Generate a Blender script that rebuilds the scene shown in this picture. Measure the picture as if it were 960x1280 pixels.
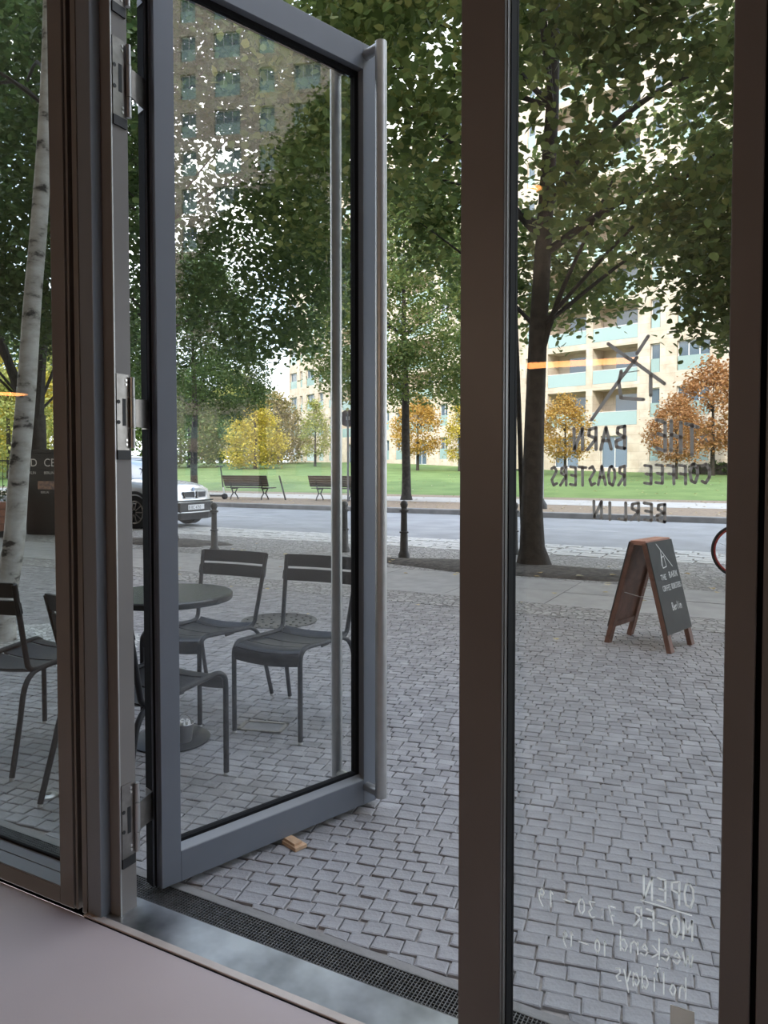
import bpy, bmesh, math, random
from mathutils import Vector, Matrix

random.seed(7)
for o in list(bpy.data.objects): bpy.data.objects.remove(o, do_unlink=True)
S = bpy.context.scene
COL = S.collection
PI = math.pi
R = math.radians

# ------------------------------------------------------------------ camera
# World: X runs along the shop front, Y points out to the street, Z up.
CAM_H = 1.35; FPX = 924.0; PITCH = R(2.0); YAW = R(28.2); HORIZON = 583.0
CY = HORIZON + FPX * math.tan(PITCH)
cam_d = bpy.data.cameras.new('camera'); cam = bpy.data.objects.new('camera', cam_d); COL.objects.link(cam)
cam_d.sensor_fit = 'VERTICAL'; cam_d.sensor_height = 36.0; cam_d.sensor_width = 27.0
cam_d.lens = FPX / 1280 * 36; cam_d.shift_y = (CY - 640) / 1280
cam_d.clip_start = 0.05; cam_d.clip_end = 600
cam.location = (0, 0, CAM_H); cam.rotation_euler = (PI / 2 - PITCH, 0, YAW)
S.camera = cam

# ------------------------------------------------------------------ sky, sun, exposure
S.view_settings.view_transform = 'Standard'
S.view_settings.look = 'None'
S.view_settings.gamma = 1.0
S.view_settings.use_curve_mapping = False
S.view_settings.exposure = 1.62
world = bpy.data.worlds.new('sky'); S.world = world; world.use_nodes = True
wt = world.node_tree; wt.nodes.clear()
def wn(t, **kw):
    n = wt.nodes.new(t)
    for k, v in kw.items(): setattr(n, k, v)
    return n
tc = wn('ShaderNodeTexCoord'); sep = wn('ShaderNodeSeparateXYZ')
wt.links.new(tc.outputs['Generated'], sep.inputs[0])
ramp = wn('ShaderNodeValToRGB')
ramp.color_ramp.elements[0].position = 0.0; ramp.color_ramp.elements[0].color = (0.72, 0.83, 0.95, 1)
ramp.color_ramp.elements[1].position = 0.75; ramp.color_ramp.elements[1].color = (0.27, 0.46, 0.80, 1)
wt.links.new(sep.outputs['Z'], ramp.inputs[0])
noi = wn('ShaderNodeTexNoise'); noi.inputs['Scale'].default_value = 2.6; noi.inputs['Detail'].default_value = 7; noi.inputs['Roughness'].default_value = .58
mp = wn('ShaderNodeMapping'); mp.inputs['Scale'].default_value = (1, 1, 2.2)
wt.links.new(tc.outputs['Generated'], mp.inputs[0]); wt.links.new(mp.outputs[0], noi.inputs['Vector'])
cr = wn('ShaderNodeValToRGB'); cr.color_ramp.elements[0].position = .41; cr.color_ramp.elements[1].position = .59
wt.links.new(noi.outputs['Fac'], cr.inputs[0])
mixc = wn('ShaderNodeMix', data_type='RGBA')
wt.links.new(cr.outputs[0], mixc.inputs[0]); wt.links.new(ramp.outputs[0], mixc.inputs[6]); mixc.inputs[7].default_value = (1.12, 1.11, 1.10, 1)
bg = wn('ShaderNodeBackground'); bg.inputs['Strength'].default_value = 1.25
wt.links.new(mixc.outputs[2], bg.inputs[0])
wo = wn('ShaderNodeOutputWorld'); wt.links.new(bg.outputs[0], wo.inputs[0])

sun_d = bpy.data.lights.new('sun', 'SUN'); sun_d.energy = 1.05; sun_d.angle = R(0.6); sun_d.color = (1.0, 0.90, 0.74)
sun = bpy.data.objects.new('sun', sun_d); COL.objects.link(sun)
sun_vec = Vector((0.34, -0.76, 0.56)).normalized()          # towards the sun: behind the shop, to the right
sun.rotation_euler = sun_vec.to_track_quat('Z', 'Y').to_euler()
sun.location = (20, -40, 40)

# ------------------------------------------------------------------ pixel helpers (a pixel is a direction only)
_R = Vector((math.cos(YAW), math.sin(YAW), 0)); _F0 = Vector((-math.sin(YAW), math.cos(YAW), 0)); _Z = Vector((0, 0, 1))
_F = _F0 * math.cos(PITCH) - _Z * math.sin(PITCH); _U = _F0 * math.sin(PITCH) + _Z * math.cos(PITCH); _C = Vector((0, 0, CAM_H))
def ray(px, py): return _F + _R * ((px - 480) / FPX) - _U * ((py - CY) / FPX)
def ground(px, py, z=0.0):
    d = ray(px, py); return _C + d * ((z - CAM_H) / d.z)
def on_y(px, py, Y):
    d = ray(px, py); return _C + d * (Y / d.y)
def at_depth(px, D):                      # ground point below a pixel column at a known distance
    d = _F0 + _R * ((px - 480) / FPX); return Vector((d.x * D, d.y * D, 0))
def on_plane(px, py, p, n):
    d = ray(px, py); return _C + d * ((p - _C).dot(n) / d.dot(n))
def proj(p):
    d = Vector(p) - _C; w = d.dot(_F)
    return (480 + FPX * d.dot(_R) / w, CY - FPX * d.dot(_U) / w, w)

# ------------------------------------------------------------------ materials
MATS = {}
def _base(name):
    m = bpy.data.materials.new(name); m.use_nodes = True; MATS[name] = m
    nt = m.node_tree; nt.nodes.clear()
    out = nt.nodes.new('ShaderNodeOutputMaterial')
    return m, nt, out
def mat(name, col, rough=0.5, metal=0.0, var=0.0, vscale=8.0, bump=0.0, bscale=60.0, island=0.0, col2=None, spec=0.5, translucent=0.0, detail=4.0):
    m, nt, out = _base(name); L = nt.links.new
    b = nt.nodes.new('ShaderNodeBsdfPrincipled')
    b.inputs['Roughness'].default_value = rough; b.inputs['Metallic'].default_value = metal
    b.inputs['Specular IOR Level'].default_value = spec
    c1 = (*col, 1); b.inputs['Base Color'].default_value = c1
    g = nt.nodes.new('ShaderNodeNewGeometry')
    src = None
    if var > 0 or col2:
        tx = nt.nodes.new('ShaderNodeTexNoise'); tx.inputs['Scale'].default_value = vscale; tx.inputs['Detail'].default_value = detail
        tcn = nt.nodes.new('ShaderNodeTexCoord'); L(tcn.outputs['Object'], tx.inputs['Vector'])
        rp = nt.nodes.new('ShaderNodeValToRGB')
        rp.color_ramp.elements[0].position = .35; rp.color_ramp.elements[1].position = .65
        if col2: a, c = c1, (*col2, 1)
        else:
            a = tuple(x * (1 - var) for x in col) + (1,); c = tuple(min(1, x * (1 + var)) for x in col) + (1,)
        rp.color_ramp.elements[0].color = a; rp.color_ramp.elements[1].color = c
        L(tx.outputs['Fac'], rp.inputs[0]); src = rp.outputs[0]
    if island > 0:
        hv = nt.nodes.new('ShaderNodeHueSaturation'); mr = nt.nodes.new('ShaderNodeMapRange')
        mr.inputs['To Min'].default_value = 1 - island; mr.inputs['To Max'].default_value = 1 + island
        L(g.outputs['Random Per Island'], mr.inputs['Value']); L(mr.outputs[0], hv.inputs['Value'])
        if src: L(src, hv.inputs['Color'])
        else: hv.inputs['Color'].default_value = c1
        src = hv.outputs[0]
    if src: L(src, b.inputs['Base Color'])
    if bump > 0:
        bt = nt.nodes.new('ShaderNodeTexNoise'); bt.inputs['Scale'].default_value = bscale; bt.inputs['Detail'].default_value = 5
        tcn = nt.nodes.new('ShaderNodeTexCoord'); L(tcn.outputs['Object'], bt.inputs['Vector'])
        bp = nt.nodes.new('ShaderNodeBump'); bp.inputs['Strength'].default_value = bump; bp.inputs['Distance'].default_value = .01
        L(bt.outputs['Fac'], bp.inputs['Height']); L(bp.outputs[0], b.inputs['Normal'])
    if translucent > 0:
        tr = nt.nodes.new('ShaderNodeBsdfTranslucent'); mx = nt.nodes.new('ShaderNodeMixShader'); mx.inputs[0].default_value = translucent
        if src: L(src, tr.inputs[0])
        else: tr.inputs[0].default_value = c1
        L(b.outputs[0], mx.inputs[1]); L(tr.outputs[0], mx.inputs[2]); L(mx.outputs[0], out.inputs[0])
    else: L(b.outputs[0], out.inputs[0])
    return m
def leaf_mat(name, cols, transl=0.35, rough=.5):
    m, nt, out = _base(name); L = nt.links.new
    g = nt.nodes.new('ShaderNodeNewGeometry'); rp = nt.nodes.new('ShaderNodeValToRGB'); cr_ = rp.color_ramp
    while len(cr_.elements) < len(cols): cr_.elements.new(.5)
    for i, c in enumerate(cols):
        cr_.elements[i].position = i / (len(cols) - 1); cr_.elements[i].color = (*c, 1)
    L(g.outputs['Random Per Island'], rp.inputs[0])
    b = nt.nodes.new('ShaderNodeBsdfPrincipled'); b.inputs['Roughness'].default_value = rough; b.inputs['Specular IOR Level'].default_value = .3
    tr = nt.nodes.new('ShaderNodeBsdfTranslucent'); mx = nt.nodes.new('ShaderNodeMixShader'); mx.inputs[0].default_value = transl
    L(rp.outputs[0], b.inputs['Base Color']); L(rp.outputs[0], tr.inputs[0])
    L(b.outputs[0], mx.inputs[1]); L(tr.outputs[0], mx.inputs[2]); L(mx.outputs[0], out.inputs[0])
    return m
def glass_mat(name, tint=(.9, .93, .92), f0=.045, rough=0.0):
    m, nt, out = _base(name); L = nt.links.new
    g = nt.nodes.new('ShaderNodeNewGeometry'); dp = nt.nodes.new('ShaderNodeVectorMath'); dp.operation = 'DOT_PRODUCT'
    L(g.outputs['Normal'], dp.inputs[0]); L(g.outputs['Incoming'], dp.inputs[1])
    def M(op, a, bb=None):
        n = nt.nodes.new('ShaderNodeMath'); n.operation = op
        for i, v in enumerate((a, bb)):
            if v is None: continue
            if isinstance(v, (int, float)): n.inputs[i].default_value = v
            else: L(v, n.inputs[i])
        return n.outputs[0]
    k = M('POWER', M('SUBTRACT', 1.0, M('ABSOLUTE', dp.outputs['Value'])), 5.0)
    fr = M('ADD', f0, M('MULTIPLY', k, 1 - f0))
    t = nt.nodes.new('ShaderNodeBsdfTransparent'); t.inputs[0].default_value = (*tint, 1)
    gl = nt.nodes.new('ShaderNodeBsdfGlossy'); gl.inputs['Roughness'].default_value = rough
    mx = nt.nodes.new('ShaderNodeMixShader'); L(fr, mx.inputs[0]); L(t.outputs[0], mx.inputs[1]); L(gl.outputs[0], mx.inputs[2])
    L(mx.outputs[0], out.inputs[0])
    return m
def emit_mat(name, col, strength):
    m, nt, out = _base(name)
    e = nt.nodes.new('ShaderNodeEmission'); e.inputs[0].default_value = (*col, 1); e.inputs[1].default_value = strength
    nt.links.new(e.outputs[0], out.inputs[0]); return m
def stone_wall_mat(name, c1, c2, mortar, bw, bh, ms=.012):
    m, nt, out = _base(name); L = nt.links.new
    tcn = nt.nodes.new('ShaderNodeTexCoord'); sp = nt.nodes.new('ShaderNodeSeparateXYZ'); L(tcn.outputs['Object'], sp.inputs[0])
    ad = nt.nodes.new('ShaderNodeMath'); ad.operation = 'ADD'; L(sp.outputs['X'], ad.inputs[0]); L(sp.outputs['Y'], ad.inputs[1])
    cb = nt.nodes.new('ShaderNodeCombineXYZ'); L(ad.outputs[0], cb.inputs['X']); L(sp.outputs['Z'], cb.inputs['Y'])
    br = nt.nodes.new('ShaderNodeTexBrick'); L(cb.outputs[0], br.inputs['Vector'])
    br.inputs['Color1'].default_value = (*c1, 1); br.inputs['Color2'].default_value = (*c2, 1); br.inputs['Mortar'].default_value = (*mortar, 1)
    br.inputs['Scale'].default_value = 1.0; br.inputs['Mortar Size'].default_value = ms; br.inputs['Brick Width'].default_value = bw; br.inputs['Row Height'].default_value = bh
    nz = nt.nodes.new('ShaderNodeTexNoise'); nz.inputs['Scale'].default_value = 1.3; nz.inputs['Detail'].default_value = 6; L(tcn.outputs['Object'], nz.inputs['Vector'])
    mxx = nt.nodes.new('ShaderNodeMix'); mxx.data_type = 'RGBA'; mxx.blend_type = 'MULTIPLY'; mxx.inputs[0].default_value = .45
    L(br.outputs['Color'], mxx.inputs[6]); rr_ = nt.nodes.new('ShaderNodeValToRGB'); rr_.color_ramp.elements[0].position = .35; rr_.color_ramp.elements[0].color = (.60, .50, .44, 1); rr_.color_ramp.elements[1].position = .62; rr_.color_ramp.elements[1].color = (1, 1, 1, 1); L(nz.outputs['Fac'], rr_.inputs[0]); L(rr_.outputs[0], mxx.inputs[7])
    bs = nt.nodes.new('ShaderNodeBsdfPrincipled'); bs.inputs['Roughness'].default_value = .8; L(mxx.outputs[2], bs.inputs['Base Color'])
    L(bs.outputs[0], out.inputs[0]); return m
def cobble_mat(name, c1, c2, gap, scale, bump=.6):
    m, nt, out = _base(name); L = nt.links.new
    tcn = nt.nodes.new('ShaderNodeTexCoord')
    v = nt.nodes.new('ShaderNodeTexVoronoi'); v.feature = 'DISTANCE_TO_EDGE'; v.inputs['Scale'].default_value = scale; L(tcn.outputs['Object'], v.inputs['Vector'])
    v2 = nt.nodes.new('ShaderNodeTexVoronoi'); v2.inputs['Scale'].default_value = scale; L(tcn.outputs['Object'], v2.inputs['Vector'])
    mr = nt.nodes.new('ShaderNodeMapRange'); mr.inputs['From Max'].default_value = .10; L(v.outputs['Distance'], mr.inputs['Value'])
    sp = nt.nodes.new('ShaderNodeSeparateColor'); L(v2.outputs['Color'], sp.inputs[0])
    a = nt.nodes.new('ShaderNodeMix'); a.data_type = 'RGBA'; L(sp.outputs[0], a.inputs[0]); a.inputs[6].default_value = (*c1, 1); a.inputs[7].default_value = (*c2, 1)
    b_ = nt.nodes.new('ShaderNodeMix'); b_.data_type = 'RGBA'; L(mr.outputs[0], b_.inputs[0]); b_.inputs[6].default_value = (*gap, 1); L(a.outputs[2], b_.inputs[7])
    bs = nt.nodes.new('ShaderNodeBsdfPrincipled'); bs.inputs['Roughness'].default_value = .75; L(b_.outputs[2], bs.inputs['Base Color'])
    bp = nt.nodes.new('ShaderNodeBump'); bp.inputs['Strength'].default_value = bump; bp.inputs['Distance'].default_value = .03; L(mr.outputs[0], bp.inputs['Height']); L(bp.outputs[0], bs.inputs['Normal'])
    L(bs.outputs[0], out.inputs[0]); return m

M = {}
M['frame_in'] = mat('frame_in', (.185, .168, .155), .42, 0, .06, 3)
M['frame_out'] = mat('frame_out', (.150, .165, .190), .38, 0, .05, 3)
M['frame_skylit'] = mat('frame_skylit', (.20, .215, .235), .4, 0, .04, 3)  # post face only: bluish sky light put into the base colour
M['gasket'] = mat('gasket', (.008, .008, .009), .8, spec=.2)
M['bead'] = mat('bead', (.24, .25, .26), .35)
M['steel'] = mat('steel', (.50, .50, .49), .42, 1.0, .06, 20)
M['steel_dark'] = mat('steel_dark', (.30, .28, .26), .35, 1.0, .15, 30)
M['black'] = mat('black', (.012, .012, .013), .5)
M['glass'] = glass_mat('glass', (.965, .975, .97), .07)
M['glass_dim'] = glass_mat('glass_dim', (.84, .87, .85), .07)
M['ink'] = mat('ink', (.93, .92, .90), .6, translucent=.85)
M['ink_grey'] = mat('ink_grey', (.45, .43, .41), .6, translucent=.5)
M['chalk'] = mat('chalk', (.88, .88, .86), .7)
M['floor_in'] = mat('floor_in', (.52, .445, .445), .55, 0, .05, 1.2, .03, 200)
M['wall_in'] = mat('wall_in', (.30, .27, .25), .8)
M['ceil_in'] = mat('ceil_in', (.35, .33, .31), .8)
M['sill_metal'] = mat('sill_metal', (.48, .49, .50), .30, .9, .55, 4, .05, 40)
M['sill_trim'] = mat('sill_trim', (.62, .54, .49), .4, .3, .08, 10)
M['grate'] = mat('grate', (.16, .155, .15), .45, .7, .2, 30)
M['sett'] = mat('sett', (.275, .268, .272), .62, 0, .16, 9, .35, 90, island=.16)
M['sett_joint'] = mat('sett_joint', (.33, .30, .275), .9, 0, .3, 30, .4, 80)
M['slab'] = mat('slab', (.36, .355, .35), .75, 0, .10, 5, .15, 120, island=.05)
M['mosaic'] = cobble_mat('mosaic', (.26, .255, .25), (.44, .43, .415), (.13, .125, .12), 15)
M['kerb_sett'] = mat('kerb_sett', (.50, .495, .48), .75, 0, .2, 6, .3, 40, island=.18)
M['soil'] = mat('soil', (.075, .066, .058), .95, 0, .5, 14, .8, 30)
M['asphalt'] = mat('asphalt', (.27, .275, .285), .8, 0, .12, 1.3, .2, 200)
M['kerb'] = mat('kerb', (.23, .22, .21), .8, 0, .15, 4, .2, 60)
M['path'] = mat('path', (.48, .455, .43), .85, 0, .08, 2)
M['verge'] = mat('verge', (.20, .15, .115), .95, 0, .45, 9, .4, 40, col2=(.33, .25, .17))
M['lawn'] = mat('lawn', (.090, .155, .034), .9, 0, .25, .6, .5, 30, col2=(.135, .21, .055))
M['chair'] = mat('chair', (.014, .014, .016), .45, .0, .05, 10, spec=.35)
M['chair_cap'] = mat('chair_cap', (.55, .55, .54), .5)
M['table'] = mat('table', (.02, .022, .022), .25)
M['wood'] = mat('wood', (.17, .075, .048), .55, 0, .25, 12)
M['wood_top'] = mat('wood_top', (.48, .22, .15), .5, 0, .12, 12)
M['wedge'] = mat('wedge', (.55, .36, .22), .6, 0, .15, 40)
M['board'] = mat('board', (.045, .05, .048), .75, 0, .15, 10)
M['bark'] = mat('bark', (.040, .034, .028), .9, 0, .4, 9, .9, 25)
M['cast_iron'] = mat('cast_iron', (.065, .063, .060), .55, .2, .15, 20)
M['bench_wood'] = mat('bench_wood', (.060, .042, .032), .6, 0, .2, 20)
M['paint_silver'] = mat('paint_silver', (.70, .71, .73), .22, .55)
M['car_glass'] = mat('car_glass', (.30, .36, .44), .06, .0, spec=.9)
M['tyre'] = mat('tyre', (.014, .014, .015), .8)
M['lamp_glass'] = mat('lamp_glass', (.80, .78, .72), .12, .2)
M['plate'] = mat('plate', (.80, .80, .80), .5)
M['red'] = mat('red', (.35, .028, .022), .35)
M['kiosk'] = mat('kiosk', (.020, .021, .022), .35)
M['white'] = mat('white', (.80, .79, .77), .6)
M['fence'] = mat('fence', (.03, .03, .03), .6)
M['stone'] = stone_wall_mat('stone', (.66, .56, .44), (.74, .64, .52), (.52, .44, .35), 1.3, .62)
M['stone2'] = stone_wall_mat('stone2', (.56, .47, .38), (.63, .54, .45), (.45, .38, .31), 1.3, .62)
M['win_frame'] = mat('win_frame', (.75, .74, .72), .5)
M['win_pane'] = mat('win_pane', (.10, .15, .20), .08, 0, spec=.9)
M['turq'] = mat('turq', (.33, .45, .43), .12, 0, spec=.7)
M['dark_in'] = mat('dark_in', (.10, .09, .08), .7)
M['birch'] = None
M['manhole'] = mat('manhole', (.055, .053, .05), .5, .5, .2, 20, .5, 30)
M['gravel'] = cobble_mat('gravel', (.35, .35, .34), (.75, .75, .73), (.12, .12, .12), 28)
M['bucket'] = mat('bucket', (.42, .42, .42), .35, .9)
M['paper'] = mat('paper', (.85, .84, .80), .8)
M['leaf_linden'] = leaf_mat('leaf_linden', [(.095, .145, .046), (.145, .205, .064), (.21, .27, .088), (.32, .33, .11)], .5)
M['leaf_dark'] = leaf_mat('leaf_dark', [(.056, .10, .038), (.09, .145, .05), (.135, .19, .066)], .45)
M['leaf_birch'] = leaf_mat('leaf_birch', [(.030, .058, .018), (.055, .090, .026), (.10, .13, .04)], .35)
M['leaf_green'] = leaf_mat('leaf_green', [(.07, .13, .035), (.11, .18, .05), (.17, .22, .07)], .3)
M['leaf_yellow'] = leaf_mat('leaf_yellow', [(.38, .34, .06), (.56, .46, .07), (.65, .50, .09)], .3)
M['leaf_lime'] = leaf_mat('leaf_lime', [(.28, .33, .09), (.42, .43, .13), (.50, .46, .15)], .3)
M['leaf_olive'] = leaf_mat('leaf_olive', [(.20, .19, .07), (.30, .25, .09), (.36, .28, .12)], .3)
M['leaf_orange'] = leaf_mat('leaf_orange', [(.30, .14, .05), (.42, .21, .08), (.48, .28, .12)], .3)
M['leaf_gold'] = leaf_mat('leaf_gold', [(.42, .24, .05), (.55, .34, .08), (.48, .36, .12)], .3)
M['leaf_hedge'] = leaf_mat('leaf_hedge', [(.05, .09, .03), (.08, .12, .04)], .2)
M['leaf_fallen'] = leaf_mat('leaf_fallen', [(.30, .20, .08), (.55, .45, .20), (.45, .30, .10), (.65, .60, .45)], .1)
M['lamp_warm'] = emit_mat('lamp_warm', (1.0, .36, .11), 4.5)
M['lamp_shade'] = mat('lamp_shade', (.25, .13, .05), .4, .6)
M['screw'] = mat('screw', (.75, .72, .68), .3, 1.0)

def birch_mat():
    m, nt, out = _base('birch'); L = nt.links.new
    tcn = nt.nodes.new('ShaderNodeTexCoord'); mpn = nt.nodes.new('ShaderNodeMapping'); mpn.inputs['Scale'].default_value = (3, 3, 6)
    L(tcn.outputs['Object'], mpn.inputs[0])
    n1 = nt.nodes.new('ShaderNodeTexNoise'); n1.inputs['Scale'].default_value = 1.6; n1.inputs['Detail'].default_value = 5; n1.inputs['Roughness'].default_value = .6; L(mpn.outputs[0], n1.inputs['Vector'])
    rp = nt.nodes.new('ShaderNodeValToRGB'); e = rp.color_ramp.elements
    e[0].position = .36; e[0].color = (.035, .03, .027, 1); e[1].position = .43; e[1].color = (.40, .37, .34, 1)
    n3 = e.new(.60); n3.color = (.58, .55, .52, 1)
    L(n1.outputs['Fac'], rp.inputs[0])
    b = nt.nodes.new('ShaderNodeBsdfPrincipled'); b.inputs['Roughness'].default_value = .8; L(rp.outputs[0], b.inputs['Base Color'])
    bp = nt.nodes.new('ShaderNodeBump'); bp.inputs['Strength'].default_value = .5; bp.inputs['Distance'].default_value = .02; L(n1.outputs['Fac'], bp.inputs['Height']); L(bp.outputs[0], b.inputs['Normal'])
    L(b.outputs[0], out.inputs[0]); return m
M['birch'] = birch_mat()

# ------------------------------------------------------------------ mesh helpers
class MB:
    def __init__(s): s.v = []; s.f = []
    def quad(s, a, b, c, d):
        n = len(s.v); s.v += [tuple(a), tuple(b), tuple(c), tuple(d)]; s.f.append((n, n + 1, n + 2, n + 3)); return s
    def box(s, x0, x1, y0, y1, z0, z1):
        return s.hexa([(x0, y0, z0), (x1, y0, z0), (x1, y1, z0), (x0, y1, z0)], [(x0, y0, z1), (x1, y0, z1), (x1, y1, z1), (x0, y1, z1)])
    def hexa(s, lo, hi):
        n = len(s.v); s.v += [tuple(p) for p in lo] + [tuple(p) for p in hi]; k = len(lo)
        s.f.append(tuple(n + i for i in reversed(range(k)))); s.f.append(tuple(n + k + i for i in range(k)))
        for i in range(k):
            j = (i + 1) % k; s.f.append((n + i, n + j, n + k + j, n + k + i))
        return s
    def prism(s, poly, z0, z1): return s.hexa([(x, y, z0) for x, y in poly], [(x, y, z1) for x, y in poly])
    def loft(s, rings, cap=True, closed=True):
        n = len(s.v); k = len(rings[0])
        for r in rings: s.v += [tuple(p) for p in r]
        for i in range(len(rings) - 1):
            for j in range(k if closed else k - 1):
                jj = (j + 1) % k
                s.f.append((n + i * k + j, n + i * k + jj, n + (i + 1) * k + jj, n + (i + 1) * k + j))
        if cap:
            s.f.append(tuple(n + j for j in reversed(range(k)))); s.f.append(tuple(n + (len(rings) - 1) * k + j for j in range(k)))
        return s
    def tube(s, path, r, n=8, cap=True, flat=1.0):
        P = [Vector(p) for p in path]; rs = r if isinstance(r, (list, tuple)) else [r] * len(P)
        rings = []; up = None
        for i, p in enumerate(P):
            t = (P[min(i + 1, len(P) - 1)] - P[max(i - 1, 0)]).normalized()
            if up is None:
                up = Vector((0, 0, 1)) if abs(t.z) < .9 else Vector((1, 0, 0))
            a = t.cross(up)
            if a.length < 1e-5: a = t.orthogonal()
            a.normalize(); b = a.cross(t).normalized(); up = b
            rings.append([p + a * (math.cos(2 * PI * k / n) * rs[i]) + b * (math.sin(2 * PI * k / n) * rs[i] * flat) for k in range(n)])
        return s.loft(rings, cap)
    def cyl(s, c, r, z0, z1, n=20, r2=None):
        r2 = r if r2 is None else r2
        return s.loft([[(c[0] + r * math.cos(2 * PI * k / n), c[1] + r * math.sin(2 * PI * k / n), z0) for k in range(n)],
                       [(c[0] + r2 * math.cos(2 * PI * k / n), c[1] + r2 * math.sin(2 * PI * k / n), z1) for k in range(n)]])
    def lathe(s, prof, n=20, c=(0, 0)):
        return s.loft([[(c[0] + r * math.cos(2 * PI * k / n), c[1] + r * math.sin(2 * PI * k / n), z) for k in range(n)] for r, z in prof])
    def bar(s, a, b, w, h, up=(0, 0, 1)):
        a = Vector(a); b = Vector(b); t = (b - a).normalized(); u = Vector(up); x = t.cross(u)
        if x.length < 1e-4: x = t.orthogonal()
        x.normalize(); y = x.cross(t).normalized()
        q = lambda p: [p - x * w / 2 - y * h / 2, p + x * w / 2 - y * h / 2, p + x * w / 2 + y * h / 2, p - x * w / 2 + y * h / 2]
        return s.loft([q(a), q(b)])
    def xform(s, m): s.v = [tuple(m @ Vector(p)) for p in s.v]; return s
    def mesh(s, name, m, smooth=False):
        me = bpy.data.meshes.new(name); me.from_pydata(s.v, [], s.f); me.update()
        bm = bmesh.new(); bm.from_mesh(me); bmesh.ops.recalc_face_normals(bm, faces=bm.faces); bm.to_mesh(me); bm.free()
        if m: me.materials.append(m)
        if smooth:
            me.polygons.foreach_set('use_smooth', [True] * len(me.polygons))
            try: me.set_sharp_from_angle(angle=R(40))
            except Exception: pass
        return me
    def build(s, name, m, parent=None, smooth=False, bevel=0.0):
        o = bpy.data.objects.new(name, s.mesh(name, m, smooth)); COL.objects.link(o); o.parent = parent
        if bevel > 0:
            md = o.modifiers.new('bevel', 'BEVEL'); md.width = bevel; md.segments = 2; md.limit_method = 'ANGLE'; md.angle_limit = R(35)
        return o
def inst(name, me, parent=None, loc=(0, 0, 0), rz=0.0, scale=None):
    o = bpy.data.objects.new(name, me); COL.objects.link(o); o.parent = parent; o.location = loc; o.rotation_euler = (0, 0, rz)
    if scale: o.scale = scale
    return o
def tag(o, label=None, cat=None, group=None, kind=None):
    if label: o['label'] = label
    if cat: o['category'] = cat
    if group: o['group'] = group
    if kind: o['kind'] = kind
    return o
def empty(name, loc=(0, 0, 0), rz=0.0):
    o = bpy.data.objects.new(name, None); COL.objects.link(o); o.location = loc; o.rotation_euler = (0, 0, rz); o.empty_display_size = .1
    return o
def struct(o, label, cat): return tag(o, label, cat, None, 'structure')
def copy_tree(o, parent=None):
    c = o.copy(); COL.objects.link(c); c.parent = parent
    for ch in list(o.children): copy_tree(ch, c)
    return c
def text_into(mb, s, size, place):
    cu = bpy.data.curves.new('t', 'FONT'); cu.body = s; cu.size = size; cu.extrude = 0.0
    o = bpy.data.objects.new('t', cu); COL.objects.link(o)
    dg = bpy.context.evaluated_depsgraph_get(); me = o.evaluated_get(dg).to_mesh()
    n = len(mb.v)
    mb.v += [tuple(place(v.co.x, v.co.y)) for v in me.vertices]; mb.f += [tuple(n + i for i in p.vertices) for p in me.polygons]
    o.evaluated_get(dg).to_mesh_clear(); bpy.data.objects.remove(o); bpy.data.curves.remove(cu)

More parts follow.
